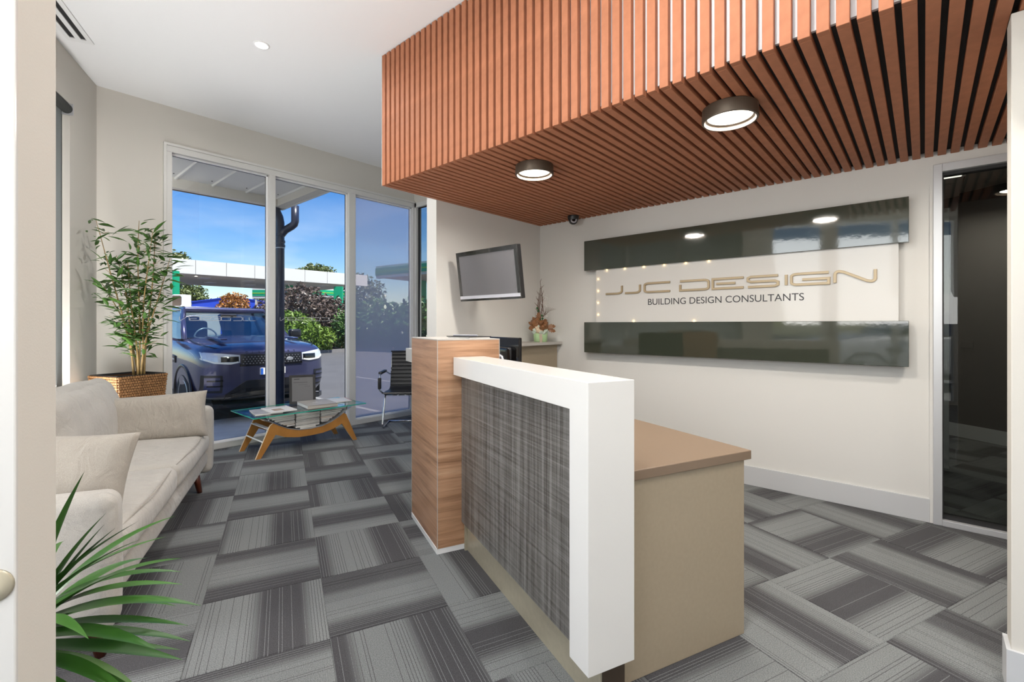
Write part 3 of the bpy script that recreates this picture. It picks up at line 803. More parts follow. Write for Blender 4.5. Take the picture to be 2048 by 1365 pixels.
# ================================================================== BULKHEAD
BY = 2.037
bulk = thing('slatted_bulkhead', 'lowered ceiling box clad in terracotta slats over the reception', 'bulkhead', (TV_X, BY, SLAT_Z))
MB().box(0.002, 5.05, 0.031, 0.045, 0.031, CEIL - SLAT_Z - 0.001).build('front_board', 'plaster', bulk)
MB().box(0.0, 5.05, 0.045, SIGN_Y - BY - 0.002, 0.031, 0.05).build('underside_board', 'charcoal', bulk)
MB().box(0.0, 0.002, 0.0, SIGN_Y - BY, 0.0, CEIL - SLAT_Z - 0.001).build('side_board', 'wall2', bulk)
PITCH = 0.06055
vs = MB().box(0.0, 0.040, 0.0, 0.030, 0.0, CEIL - SLAT_Z - 0.006).mesh('slat', 'slat')
us = MB().box(0.0, 0.040, 0.0325, SIGN_Y - BY - 0.004, 0.0, 0.030).mesh('slat', 'slat')
def bevel_mesh(me, wdt=0.0015):
    bm = bmesh.new(); bm.from_mesh(me)
    bmesh.ops.bevel(bm, geom=bm.edges[:], offset=wdt, segments=1, affect='EDGES'); bm.to_mesh(me); bm.free()
bevel_mesh(vs); bevel_mesh(us)
for i in range(84):
    x = 0.004 + PITCH * i
    inst(vs, 'slat', bulk, (x, 0, 0)); inst(us, 'slat', bulk, (x, 0, 0))

def disc_lamp(x, y, z, name_label):
    t = thing('disc_lamp', name_label, 'ceiling light', (x, y, z), group='round lamps under the slats')
    # hollow drum: outer wall, lip, recessed glowing face
    MB().lathe([(0.122, 0.0), (0.128, -0.004), (0.130, -0.060), (0.127, -0.066), (0.118, -0.066), (0.112, -0.048), (0.110, -0.020), (0.0, -0.018)], (0, 0, 0), 48).build('drum', 'bronze', t, smooth=True)
    smooth_by_angle(t.children[0], 35)
    MB().lathe([(0.105, -0.034), (0.105, -0.042), (0.0, -0.044)], (0, 0, 0), 40).build('diffuser', 'lampglow', t, smooth=True)
    l = bpy.data.lights.new('lamp_light', 'AREA'); l.shape = 'DISK'; l.size = 0.19; l.energy = DISC_W; l.color = (1.0, 0.93, 0.83)
    lo = bpy.data.objects.new('lamp_light', l); C.objects.link(lo); lo.parent = t; lo.location = (0, 0, -0.050)
disc_lamp(-1.975, 2.462, SLAT_Z, 'bronze round lamp under the slats, further from the door')
disc_lamp(-0.722, 2.448, SLAT_Z, 'dark bronze round lamp under the slats, nearer the door')
disc_lamp(0.53, 2.95, SLAT_Z, 'added dark bronze round lamp under the slats, unseen behind the white wall end')  # extra lamp added out of view to light the passage

def downlight(x, y, label):
    t = thing('downlight', label, 'ceiling light', (x, y, CEIL), group='recessed downlights')
    MB().lathe([(0.056, 0.0), (0.056, -0.003), (0.050, -0.006), (0.040, -0.004), (0.040, -0.0015), (0.0, -0.001)], (0, 0, 0), 36).build('trim_ring', 'duct', t, smooth=True)
    MB().lathe([(0.039, -0.0035), (0.037, -0.0065), (0.0, -0.007)], (0, 0, 0), 28).build('lens', 'whiteglow', t, smooth=True)
    l = bpy.data.lights.new('downlight_light', 'AREA'); l.shape = 'DISK'; l.size = 0.10; l.energy = DOWNLIGHT_W; l.color = (1.0, 0.975, 0.94)
    l.spread = R(170)
    lo = bpy.data.objects.new('downlight_light', l); C.objects.link(lo); lo.parent = t; lo.location = (0, 0, -0.012)
downlight(-3.705, 1.367, 'small round recessed downlight in the white ceiling')
for x, y, w_ in ((-1.9, 0.75, 'above the carpet in front of the timber column'), (-0.6, 1.25, 'above the white end of the desk'), (0.7, 1.3, 'in front of the white wall end'), (-0.35, -0.55, 'behind the near partition'), (0.95, -0.9, 'beside the entrance glazing')):  # downlights added out of view to brighten the room
    downlight(x, y, 'added recessed downlight ' + w_ + ', above the view')

# linear slot diffuser in the ceiling (rotated with the left wall)
vt = thing('slot_vent', 'white linear air vent with two black slots in the ceiling', 'vent', (-4.652, 0.470, CEIL), LA)
vf = MB()
for a, b in ((-0.080, -0.050), (-0.018, 0.014), (0.046, 0.076)): vf.box(0.045, 1.28, a, b, -0.010, -0.0005)
vf.box(0.0, 0.045, -0.08, 0.076, -0.010, -0.0005); vf.box(1.28, 1.3, -0.08, 0.076, -0.010, -0.0005)
vf.build('frame', 'duct', vt)
MB().box(0.045, 1.28, -0.05, -0.018, -0.003, -0.0006).build('slot', 'gasket', vt); MB().box(0.045, 1.28, 0.014, 0.046, -0.003, -0.0006).build('slot', 'gasket', vt)

# security camera under the slats
sc_ = thing('security_camera', 'black dome security camera under the slats by the wall', 'camera', (-2.600, 3.855, SLAT_Z), R(41))
MB().lathe([(0.056, 0.0), (0.057, -0.012), (0.055, -0.022), (0.050, -0.040), (0.0, -0.040)], n=28).build('base', 'black', sc_, smooth=True)
smooth_by_angle(sc_.children[0])
ball = MB().lathe([(0.046 * math.cos(R(a)), -0.040 + 0.046 * math.sin(R(a))) for a in range(20, -91, -11)], n=24).build('dome', 'black', sc_, smooth=True)
MB().lathe([(0.030, 0.0), (0.030, -0.010), (0.022, -0.010), (0.018, -0.006), (0.0, -0.006)], (0, 0, 0), 24, 'y').build('lens_ring', 'silver', sc_, loc=(0, -0.036, -0.050), rot=(R(-18), 0, 0), smooth=True)
MB().lathe([(0.016, 0.0), (0.014, -0.006), (0.0, -0.008)], (0, 0, 0), 20, 'y').build('lens', 'gloss', sc_, loc=(0, -0.042, -0.052), rot=(R(-18), 0, 0), smooth=True)

# ================================================================== WALL SIGN
sg = thing('wall_sign_board', 'JJC DESIGN wall sign with gloss olive bars and gold letters', 'sign', (0, SIGN_Y, 0))
PF = -0.094             # front of the olive bars
MB().box(-2.522, -0.073, PF, -0.040, 1.803, 2.096).build('upper_bar', 'olive', sg, bevel=0.002)
MB().box(-2.522, -0.073, PF, -0.040, 0.998, 1.295).build('lower_bar', 'olive', sg, bevel=0.002)
MB().box(-2.38, -0.20, -0.040, -0.001, 1.84, 2.06).build('standoff', 'duct', sg); MB().box(-2.38, -0.20, -0.040, -0.001, 1.03, 1.26).build('standoff', 'duct', sg)
MB().box(-2.40, -0.125, PF + 0.022, PF + 0.032, 1.24, 1.85).build('centre_panel', 'acrylic', sg)
fr4 = MB()
for e, s_ in ((-2.40, 1), (-0.125, -1)):
    fr4.box(e, e + s_ * 0.004, PF + 0.032, -0.03, 1.295, 1.803)
    fr4.box(e + s_ * 0.012, e + s_ * 0.016, PF + 0.034, -0.001, 1.295, 1.803)
fr4.box(-2.395, -0.13, PF + 0.034, -0.001, 1.27, 1.30); fr4.box(-2.395, -0.13, PF + 0.034, -0.001, 1.80, 1.83)
fr4.build('light_box_edge', 'duct', sg)
for ch, a, b in WORD:
    lt = MB(); h0, h1 = 1.556, 1.650
    for st_ in GLYPH[ch]:
        pts = [(a + 0.008 + (b - a - 0.016) * p[0], h0 + 0.008 + (h1 - h0 - 0.016) * p[1]) for p in st_]
        q = MB(); ribbon(pts, 0.0185, 0.0, 0.010, q, 1); ribbon(pts, 0.0125, 0.010, 0.0125, q, 0)
        lt.add([(v[0], PF + 0.022 - v[2], v[1]) for v in q.v], q.f); lt.mi[-len(q.mi):] = q.mi
    o = lt.build('letter', ['gold', 'golddark'], sg); o['label'] = 'gold letter ' + ch
stuff(text_part('BUILDING DESIGN CONSULTANTS', 'lettering', 'ink', sg, (-1.860, PF + 0.0215, 1.4475), (R(90), 0, 0), width=1.205, cap=0.055, depth=0.001))
ledm = MB().lathe([(0.0022, -0.001), (0.0022, 0.001), (0.0, 0.002)], n=8).mesh('led', 'ledglow')
def led(x, z, dx, dz):
    inst(ledm, 'led', sg, (x, PF + 0.020, z), (R(90), 0, 0))
    l = bpy.data.lights.new('led_light', 'POINT'); l.energy = 0.011; l.color = (1.0, 0.68, 0.30); l.shadow_soft_size = 0.006
    lo = bpy.data.objects.new('led_light', l); C.objects.link(lo); lo.parent = sg; lo.location = (x + dx, PF + 0.014, z + dz)
for k in range(4): led(-2.380, 1.37 + 0.115 * k, 0.004, 0)
for k in range(6): led(-2.28 + 0.19 * k, 1.800, 0, -0.004)
for k in range(2): led(-2.00 + 0.55 * k, 1.298, 0, 0.004)

# ================================================================== TELEVISION
tv = thing('television', 'wall television with mirrored bezel tilted down on an arm', 'television', (-2.662, 2.705, 1.678), rot=(R(8.0), 0, R(-1.2)))
TWH, THH = 0.35, 0.208
b_ = MB(); b_.box(-TWH, TWH, 0.0, 0.045, -THH, THH); b_.build('case', 'black', tv, bevel=0.004)
bz = MB()
bz.box(-TWH, TWH, -0.006, 0.0, THH - 0.034, THH); bz.box(-TWH, TWH, -0.006, 0.0, -THH, -THH + 0.022)
bz.box(-TWH, -TWH + 0.030, -0.006, 0.0, -THH + 0.022, THH - 0.034); bz.box(TWH - 0.030, TWH, -0.006, 0.0, -THH + 0.022, THH - 0.034)
bz.build('bezel', 'tvbezel', tv)
MB().box(-TWH + 0.002, TWH - 0.002, -0.009, -0.006, -THH + 0.018, -THH + 0.044).build('speaker_strip', 'silver', tv)
MB().box(-TWH + 0.030, TWH - 0.030, -0.003, 0.0005, -THH + 0.022, THH - 0.034).build('screen', 'tvscreen', tv)
arm = MB(); arm.box(-0.10, 0.10, 0.045, 0.065, -0.10, 0.10); arm.bar((0, 0.06, 0), (-0.20, 0.19, -0.02), 0.035, 0.05); arm.bar((-0.20, 0.19, -0.02), (-0.475, 0.31, -0.04), 0.035, 0.05)
arm.build('swing_arm', 'black', tv)

# ================================================================== RECEPTION DESK (local x = -s, y = t)
desk = thing('reception_desk', 'white and dark woven-look reception desk with tan return', 'desk', (0, 0, 0), DA)
ct = MB(); ct.prism([(-2.484, 0.990), (-1.307, 0.990), (-1.307, 0.166), (-1.200, 0.166), (-1.200, 1.089), (-2.484, 1.089)], 'y', 0.853, 1.037)
ct.build('white_counter', 'white', desk, bevel=0.0015)
MB().box(-2.484, -1.308, 0.901, 1.030, 0.160, 0.9895).build('front_panel', 'weave', desk)
kp = MB(); kp.box(-2.478, -1.240, 0.930, 0.936, 0.0, 0.159); kp.box(-2.478, -2.466, 0.915, 0.930, 0.0, 0.159)
kp.build('kick_plate', 'brass', desk)
MB().box(-2.478, -1.240, 0.937, 1.030, 0.001, 0.159).build('plinth', 'bronze', desk)
MB().box(-2.488, -1.300, 1.040, 1.700, 0.001, 0.716).build('carcass', 'tan', desk, bevel=0.001)
MB().box(-2.488, -1.287, 1.038, 1.728, 0.717, 0.754).build('worktop', 'tantop', desk, bevel=0.003)
wc = MB().box(-3.062, -2.490, 0.762, 1.138, 0.030, 1.184).build('timber_column', 'wood', desk, bevel=0.001)
MB().box(-3.060, -2.492, 0.760, 1.136, 0.0, 0.0295).build('column_skirting', 'duct', desk)
ce = MB()
for a, b in ((-2.492, 0.761), (-3.062, 0.761), (-2.492, 1.136)): ce.box(a, a + 0.003, b, b + 0.003, 0.030, 1.186)
ce.box(-3.064, -2.488, 0.760, 0.763, 1.183, 1.186); ce.box(-2.491, -2.488, 0.760, 1.139, 1.183, 1.186)
ce.build('edge_strip', 'greytop', desk)
MB().box(-3.064, -2.488, 0.760, 1.139, 1.186, 1.189).build('column_top', 'greytop', desk)
MB().box(-3.614, -3.064, 0.853, 1.037, 0.990, 1.089).build('white_counter', 'white', desk, bevel=0.0015)
MB().box(-3.60, -2.490, 1.040, 1.730, 0.717, 0.754).build('worktop', 'tantop', desk)
MB().box(-3.58, -3.02, 1.14, 1.69, 0.001, 0.716).build('carcass', 'tan', desk)

# monitor on the worktop, its back to us
mo = thing('computer_monitor', 'black computer monitor behind the white counter, back to us', 'monitor', (*dk(3.13, 1.46), 0.754), DA + R(5))
MB().box(-0.265, 0.245, -0.012, 0.012, 0.105, 0.425).build('screen_frame', 'gloss', mo, bevel=0.006)
MB().rbox(0.175, 0.028, 0.105, 0.026, 4, at=(-0.01, -0.022, 0.255)).build('rear_housing', 'gloss', mo, smooth=True)
MB().tube([(-0.13, -0.045, 0.20), (-0.08, -0.055, 0.285), (0.0, -0.058, 0.305), (0.08, -0.055, 0.285), (0.13, -0.045, 0.20)], 0.010, 8).build('rear_trim', 'silver', mo, smooth=True)
MB().box(-0.03, 0.03, -0.045, -0.015, 0.01, 0.25).build('neck', 'black', mo); MB().rbox(0.12, 0.09, 0.007, 0.006, 3, at=(-0.01, -0.01, 0.0075)).build('foot', 'black', mo, smooth=True)
# flat folder and pen lying on the column top
fo = thing('document_folder', 'silver edged document folder lying on the timber column', 'folder', (*dk(2.70, 1.03), 1.189), DA + R(14))
MB().box(-0.13, 0.11, -0.075, 0.075, 0.0, 0.007).build('paper_block', 'paper', fo); MB().box(-0.135, 0.115, -0.08, 0.08, 0.007, 0.011).build('cover', 'black', fo)
MB().tube([(-0.10, -0.05, 0.016), (0.06, 0.02, 0.016)], 0.005, 8).build('pen_clip', 'silver', fo)

# ================================================================== REAR CABINET + FLOWERS
cb_ = thing('wall_cabinet', 'tan cabinet with pale top in the corner below the television', 'cabinet', (TV_X, 2.95, 0))
MB().box(0.002, 0.240, 0.0, SIGN_Y - 2.95 - 0.014, 0.0, 1.055).build('body', 'tan', cb_, bevel=0.001)
MB().box(0.002, 0.306, -0.02, SIGN_Y - 2.95 - 0.014, 1.066, 1.094).build('top', 'greytop', cb_, bevel=0.002)
MB().box(0.002, 0.262, -0.01, SIGN_Y - 2.95 - 0.014, 1.055, 1.066).build('moulding', 'tan', cb_)

fp = thing('flower_arrangement', 'dried flower arrangement in a pale green pot on the cabinet', 'flower pot', (-2.960, 3.790, 1.094), 0)
pot = MB(); n_ = 60; prof = [(0.060, 0.0), (0.066, 0.004), (0.072, 0.07), (0.076, 0.140), (0.072, 0.142), (0.066, 0.10), (0.0, 0.09)]
pv = []; pf_ = []
for i, (r_, h) in enumerate(prof):
    for k in range(n_):
        rr = r_ * (1 + (0.030 if k % 5 == 0 and 0 < i < 4 else 0)); a = 2 * PI * k / n_; pv.append((rr * math.cos(a), rr * math.sin(a), h))
for i in range(len(prof) - 1):
    for k in range(n_): pf_.append((i * n_ + k, i * n_ + (k + 1) % n_, (i + 1) * n_ + (k + 1) % n_, (i + 1) * n_ + k))
pf_ += [tuple(range(n_ - 1, -1, -1)), tuple(range((len(prof) - 1) * n_, len(prof) * n_))]
pot.add(pv, pf_).build('pot', 'green_pot', fp, smooth=True)
VIEW = Vector((0.66, -0.75, 0))   # side that looks into the room
SIDE = Vector((0.75, 0.66, 0))
tw_ = MB()
for k in range(3): tw_.tube([tuple(VIEW * (0.071 + 0.0019 * i) + SIDE * (0.008 * (k - 1) + 0.003 * math.sin(i * 2 + k)) + Vector((0, 0, 0.138 - 0.0345 * i))) for i in (4, 3, 2, 1, 0)][::-1], 0.006, 6)
tw_.build('twine_tassel', 'twine', fp)
def twig_part(pts, r0, r1): return MB().tube(pts, [r0 + (r1 - r0) * i / (len(pts) - 1) for i in range(len(pts))], 6).build('twig', 'twig', fp)
r5 = random.Random(5)
for k in range(5):
    b0 = SIDE * 0.008 * (k - 2); top = SIDE * (0.012 * (k - 2) + r5.uniform(-.01, .01)) + Vector((0, 0, 0.62 - 0.07 * abs(k - 2)))
    pts = [tuple(b0 + (top - b0) * f + SIDE * 0.010 * math.sin(7 * f + k) + Vector((0, 0, 0.10 * (1 - f)))) for f in [i / 7 for i in range(8)]]
    twig_part(pts, 0.006, 0.002)
    for q in (3, 4, 5, 6, 7):
        p = Vector(pts[q]); d = SIDE * r5.choice((-1, 1)) * r5.uniform(.015, .035) + VIEW * r5.uniform(-.02, .02) + Vector((0, 0, r5.uniform(.02, .05)))
        twig_part([tuple(p), tuple(p + d * .6), tuple(p + d)], 0.0025, 0.001)
for k in range(6):
    p = SIDE * 0.03 + Vector((0, 0, 0.26)); d = SIDE * (0.04 + 0.018 * k) + Vector((0, 0, 0.10 - 0.004 * k)) + VIEW * r5.uniform(-.02, .02)
    twig_part([tuple(p), tuple(p + d * 0.5 + Vector((0, 0, 0.018))), tuple(p + d)], 0.002, 0.001)
for k in range(7):
    p = -SIDE * r5.uniform(0.0, 0.055) + Vector((0, 0, 0.16)); twig_part([tuple(p), tuple(p + Vector((0, 0, r5.uniform(.10, .20))) - SIDE * r5.uniform(0, .015))], 0.0018, 0.001)
def oak_leaf():
    pts = [(0, 0)]; n = 9
    up = [(i / n, (0.30 if i % 2 else 0.16) * math.sin(PI * min(.97, i / n)) + 0.02) for i in range(1, n)]
    return [(0, 0)] + [(x, y) for x, y in up] + [(1, 0)] + [(x, -y) for x, y in reversed(up)]
lf_ = oak_leaf()
lm_ = MB(); lm_.add([(x, y, 0.10 * math.sin(PI * x) - 0.25 * y * y) for x, y in lf_], [tuple(range(len(lf_)))])
leafme = lm_.mesh('dried_leaf', 'dryleaf')
for (sd_, h, ang, sc1, tl) in ((-.020, .235, 100, .11, 60), (-.065, .190, 160, .085, 30), (-.035, .21, 135, .10, 50), (.055, .165, 20, .12, 35), (.065, .15, -5, .11, 10), (-.060, .155, 185, .08, 0), (.02, .20, 70, .08, 50)):
    p = SIDE * sd_ + VIEW * 0.035 + Vector((0, 0, h - 0.02))
    inst(leafme, 'dried_leaf', fp, tuple(p), (R(70), R(-ang + 10), R(41)), (sc1 * .85, sc1 * .85, sc1))
blm = MB()
for k in range(9):
    a = 2 * PI * k / 9; c = 0.5 + 0.5 * (k % 2)
    blm.rbox(0.012, 0.018, 0.020, 0.009, 1, at=(0.016 * math.cos(a), 0.016 * math.sin(a), 0.012 * (k % 3)))
bme = blm.mesh('bloom', 'dryleaf', True); cme = blm.mesh('bloom', 'cream', True); sme = blm.mesh('sprig', 'sagewhite', True)
for sd_, v_, h, me, s_ in ((-.035, .035, .19, bme, 1.5), (.025, .05, .165, bme, 1.6), (-.065, .03, .145, bme, 1.1), (-.03, .06, .145, cme, .75), (-.022, .062, .118, cme, .8), (.012, .06, .128, cme, .7),
                          (-.052, .05, .125, sme, .7), (-.01, .065, .165, sme, .6), (.045, .055, .12, sme, .7), (.0, .068, .105, sme, .6), (.03, .062, .098, sme, .5), (-.065, .04, .105, sme, .55)):
    inst(me, 'bloom' if me is not sme else 'sprig', fp, tuple(SIDE * sd_ + VIEW * v_ + Vector((0, 0, h - .01))), (0.4 * h * 10, 0.3, sd_ * 20), (s_, s_, s_))
bdm = MB().rbox(0.011, 0.011, 0.011, 0.0108, 1).mesh('bead', 'greenbead', True)
for sd_, h in ((-.036, .345), (-.024, .318), (.012, .270), (.018, .240), (-.004, .222)): inst(bdm, 'bead', fp, tuple(SIDE * sd_ + VIEW * 0.045 + Vector((0, 0, h))))
fz = foliage(260, (0.045, 0.045, 0.16), 0.008, 3, 0.1, long=1.6).build('white_plume', 'paper', fp, loc=tuple(SIDE * 0.05 - VIEW * 0.02 + Vector((0, 0, 0.37)))); stuff(fz)

# ================================================================== SOFA (local x along the left wall, y into the room)
sofa = thing('sofa', 'two seat linen sofa with dark red timber legs by the blinds', 'sofa', (*lw(0, 0), 0), LA)
SX0, SX1, SY0, SY1 = 0.80, 3.02, 0.11, 0.985
MB().rbox((SX1 - SX0) / 2 - 0.03, (SY1 - SY0) / 2 - 0.02, 0.065, 0.045, 8, bulge=(0, 0.006, 0.0), at=((SX0 + SX1) / 2, (SY0 + SY1) / 2 - 0.005, 0.225), wob=0.004).build('base_rail', 'linen', sofa, smooth=True)
MB().rbox((SX1 - SX0) / 2 - 0.10, 0.075, 0.24, 0.06, 8, at=((SX0 + SX1) / 2, SY0 + 0.085, 0.475), wob=0.004).build('backrest', 'linen', sofa, smooth=True)
for k, x in enumerate((SX0 + 0.065, SX1 - 0.065)):
    MB().rbox(0.064, (SY1 - SY0) / 2, 0.262, 0.045, 7, bulge=(0.010, 0.008, 0.008), at=(x, (SY0 + SY1) / 2, 0.367), wob=0.004, seed=k).build('armrest', 'linen', sofa, smooth=True)
mid = 1.93
for k, (a, b) in enumerate(((SX0 + 0.13, mid - 0.004), (mid + 0.004, SX1 - 0.13))):
    c_ = MB().rbox((b - a) / 2, 0.352, 0.078, 0.050, 10, bulge=(0.0, 0.012, 0.026), at=((a + b) / 2, 0.622, 0.368), wob=0.006, seed=3 + k).build('seat_cushion', 'linen', sofa, smooth=True)
    pp = []
    a2, b2 = a + 0.045, b - 0.045
    MB().tube([(a2, 0.950, 0.436), ((a + b) / 2, 0.972, 0.446), (b2, 0.950, 0.436)], 0.0035, 6).build('seam', 'linen2', c_)
    bc = MB().rbox((b - a) / 2 + 0.01, 0.105, 0.235, 0.085, 10, bulge=(0.012, 0.055, 0.02), at=(0, 0, 0), wob=0.016, seed=8 + k)
    bc.build('back_cushion', 'linen', sofa, smooth=True, loc=((a + b) / 2 + (-0.01 if k == 0 else 0.01), 0.330, 0.640), rot=(R(13), 0, 0))
for x in (1.05, 2.955):
    for y, sg_ in ((0.93, 1), (0.20, -1)):
        MB().tube([(x, y, 0.0), (x, y - 0.03 * sg_, 0.165)], [0.017, 0.027], 14).build('leg', 'redwood', sofa, smooth=True)

def pillow(wd, ht, th, seed, n=26, ear=0.05, wr=0.010):
    mb = MB(); vs_ = []; fs_ = []
    for side in (1, -1):
        for i in range(n + 1):
            for j in range(n + 1):
                u, v = -1 + 2 * i / n, -1 + 2 * j / n
                x = u * wd / 2 * (1 - ear * (1 - v * v) * u * u); z = v * ht / 2 * (1 - ear * (1 - u * u) * v * v)
                t_ = th / 2 * ((1 - u ** 4) * (1 - v ** 4)) ** 0.55 + 0.004
                q = Vector((x, 0, z))
                t_ += wr * noise.noise(q * 6 + Vector((seed, side * 3, 0))) * min(1, t_ / th * 3)
                vs_.append((x, side * t_, z))
    m1 = (n + 1) ** 2
    for i in range(n):
        for j in range(n):
            a = i * (n + 1) + j; fs_.append((a, a + n + 1, a + n + 2, a + 1)); fs_.append((m1 + a, m1 + a + 1, m1 + a + n + 2, m1 + a + n + 1))
    for i in range(n):
        for (p, q) in ((i * (n + 1), (i + 1) * (n + 1)), (i * (n + 1) + n, (i + 1) * (n + 1) + n), (i, i + 1), (n * (n + 1) + i, n * (n + 1) + i + 1)):
            fs_.append((p, q, m1 + q, m1 + p))
    return mb.add(vs_, fs_)
c1 = thing('scatter_cushion', 'wide linen cushion leaning on the far arm of the sofa', 'cushion', (*lw(1.135, 0.660), 0.600), LA + R(96), 'scatter cushions on the sofa')
pillow(0.66, 0.34, 0.15, 2.0).build('cover', 'linen2', c1, smooth=True, rot=(R(-13), R(-1.5), 0))
c2 = thing('scatter_cushion', 'square linen cushion leaning on the near arm of the sofa', 'cushion', (*lw(2.775, 0.700), 0.620), LA + R(86), 'scatter cushions on the sofa')
pillow(0.56, 0.43, 0.15, 9.0, ear=0.07).build('cover', 'linen2', c2, smooth=True, rot=(R(-17), R(4), 0))

# ================================================================== PLANTER + BAMBOO
pl = thing('woven_planter', 'square woven seagrass planter in the window corner', 'planter', (-4.750, 0.690, 0), R(20.6))
S_ = 0.37; ZT = 0.855
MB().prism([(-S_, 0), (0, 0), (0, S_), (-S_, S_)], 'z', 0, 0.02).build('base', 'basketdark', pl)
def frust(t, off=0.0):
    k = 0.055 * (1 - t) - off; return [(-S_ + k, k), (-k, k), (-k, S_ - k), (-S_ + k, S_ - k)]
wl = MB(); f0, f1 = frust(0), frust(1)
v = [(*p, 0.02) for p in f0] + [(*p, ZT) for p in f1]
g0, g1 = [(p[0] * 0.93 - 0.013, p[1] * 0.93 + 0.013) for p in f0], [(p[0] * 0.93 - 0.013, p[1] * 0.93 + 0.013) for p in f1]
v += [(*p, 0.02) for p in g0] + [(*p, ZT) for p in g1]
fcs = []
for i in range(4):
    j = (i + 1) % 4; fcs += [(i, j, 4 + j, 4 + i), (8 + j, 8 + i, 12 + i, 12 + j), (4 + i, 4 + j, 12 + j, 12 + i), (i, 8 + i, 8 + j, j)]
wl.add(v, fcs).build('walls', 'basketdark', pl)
kn = MB(); ROWS, COLS = 40, 20
def knot(c, ax, nrm, w_, h_):
    ax = Vector(ax); nrm = Vector(nrm); up = Vector((0, 0, 1)); c = Vector(c)
    pts = [c + ax * w_ + nrm * .001, c + up * h_ + nrm * .001, c - ax * w_ + nrm * .001, c - up * h_ + nrm * .001]
    d2_ = 0.6
    pts += [c + ax * w_ * d2_ + nrm * .009 + up * h_ * d2_, c - ax * w_ * d2_ + nrm * .009 + up * h_ * d2_, c - ax * w_ * d2_ + nrm * .009 - up * h_ * d2_, c + ax * w_ * d2_ + nrm * .009 - up * h_ * d2_]
    kn.add([tuple(p) for p in pts], [(4, 5, 6, 7), (0, 1, 4), (1, 5, 4), (1, 2, 5), (2, 6, 5), (2, 3, 6), (3, 7, 6), (3, 0, 7), (0, 4, 7)])
for rr in range(ROWS):
    t = (rr + 0.5) / ROWS; z = 0.02 + (ZT - 0.02) * t; fq = frust(t)
    for fi in range(4):
        p, q = Vector(fq[fi]), Vector(fq[(fi + 1) % 4]); ax = (q - p).normalized(); nr = (ax.y, -ax.x, 0)
        for cc in range(COLS + (rr % 2)):
            u = (cc + (0.5 if rr % 2 == 0 else 0.0)) / COLS
            u = min(0.985, max(0.015, u)); c = p + (q - p) * u
            knot((c.x, c.y, z), (ax.x, ax.y, 0), nr, (q - p).length / COLS * 0.55, (ZT - 0.02) / ROWS * 0.58)
stuff(kn.build('weave', 'basket', pl, smooth=False))
MB().prism([(p[0] * .92 - .015, p[1] * .92 + .015) for p in f1], 'z', ZT - 0.06, ZT - 0.022).build('soil', 'soil', pl)
lin = MB()
for i in range(4):
    p, q = f1[i], f1[(i + 1) % 4]; lin.bar((p[0] * .955 - .008, p[1] * .955 + .008, ZT - 0.002), (q[0] * .955 - .008, q[1] * .955 + .008, ZT - 0.002), 0.012, 0.014)
lin.build('liner_rim', 'gasket', pl)
bamboo = thing('bamboo_plant', 'tall leafy bamboo standing in the woven planter', 'plant', (-4.885, 0.845, ZT - 0.022), 0)
CR = Vector((0.749, 0.662, 0)); CF = Vector((-0.662, 0.749, 0))   # across and away, as seen on entering
bl_pts = [(0, 0, 0), (0.25, 0.115, 0.05), (0.5, 0.13, 0.07), (0.75, 0.075, 0.05), (1.0, 0.0, 0.0), (0.75, -0.075, 0.05), (0.5, -0.13, 0.07), (0.25, -0.115, 0.05)]
bl_mid = [(0.25, 0, 0.02), (0.5, 0, 0.03), (0.75, 0, 0.02)]
bl = MB(); bl.add(bl_pts + bl_mid, [(0, 1, 8), (0, 8, 7), (1, 2, 9, 8), (7, 8, 9, 6), (2, 3, 10, 9), (6, 9, 10, 5), (3, 4, 10), (5, 10, 4)])
bl_me = bl.mesh('leaf', 'bamboo_leaf')
rb = random.Random(21)
stems = [(-.060, .02, -.300, 1.29), (-.030, -.01, -.215, 1.02), (-.020, .03, -.33, .80), (.0, 0, .010, 1.30), (.020, .02, .150, 1.20), (.035, -.02, .215, 1.00), (.045, .01, .10, 1.26), (.01, -.03, -.10, .98)]
tips = []
for (a0, b0, a1, hh) in stems:
    pts = []; yy = rb.uniform(-.10, .10)
    for i in range(13):
        f = i / 12; pts.append(CR * (a0 + (a1 - a0) * f ** 1.5 + 0.010 * math.sin(6 * f + a0 * 90)) + CF * (b0 + (yy - b0) * f) + Vector((0, 0, hh * f)))
    MB().tube([tuple(p) for p in pts], [0.0085 - 0.0065 * i / 12 for i in range(13)], 8).build('cane', 'culm', bamboo, smooth=True)
    tips.append((pts, hh))
count = 0
for (pts, hh) in tips:
    for k in range(37):
        if count >= 290: break
        f = rb.uniform(0.12, 1.0) if k > 10 else rb.uniform(0.5, 1.0)
        i = min(11, int(f * 12)); base = pts[i].lerp(pts[i + 1], f * 12 - i)
        az = rb.uniform(0, 2 * PI); el = rb.uniform(-0.35, 0.75); ln = rb.uniform(0.085, 0.150)
        off = Vector((math.cos(az), math.sin(az), rb.uniform(-.1, .5))) * rb.uniform(0.0, 0.12) * (1.15 - 0.5 * f)
        p = base + off
        wx, wy = p.x - 4.885, p.y + 0.845     # keep leaves inside the room
        if wx < -5.36 or (wx - W0[0]) * LD[0] + (wy - W0[1]) * LD[1] < 0.06: p = base; az = rb.uniform(-1.2, 1.9)
        tipx, tipy = p.x - 4.885 + math.cos(az) * ln, p.y + 0.845 + math.sin(az) * ln
        if tipx < -5.38 or (tipx - W0[0]) * LD[0] + (tipy - W0[1]) * LD[1] < 0.03: az = rb.uniform(-0.4, 1.4)
        inst(bl_me, 'leaf', bamboo, tuple(p), (rb.uniform(-.7, .7), -el, az), (ln * 1.08, ln * rb.uniform(.65, .95), ln)); count += 1
fx = MB()
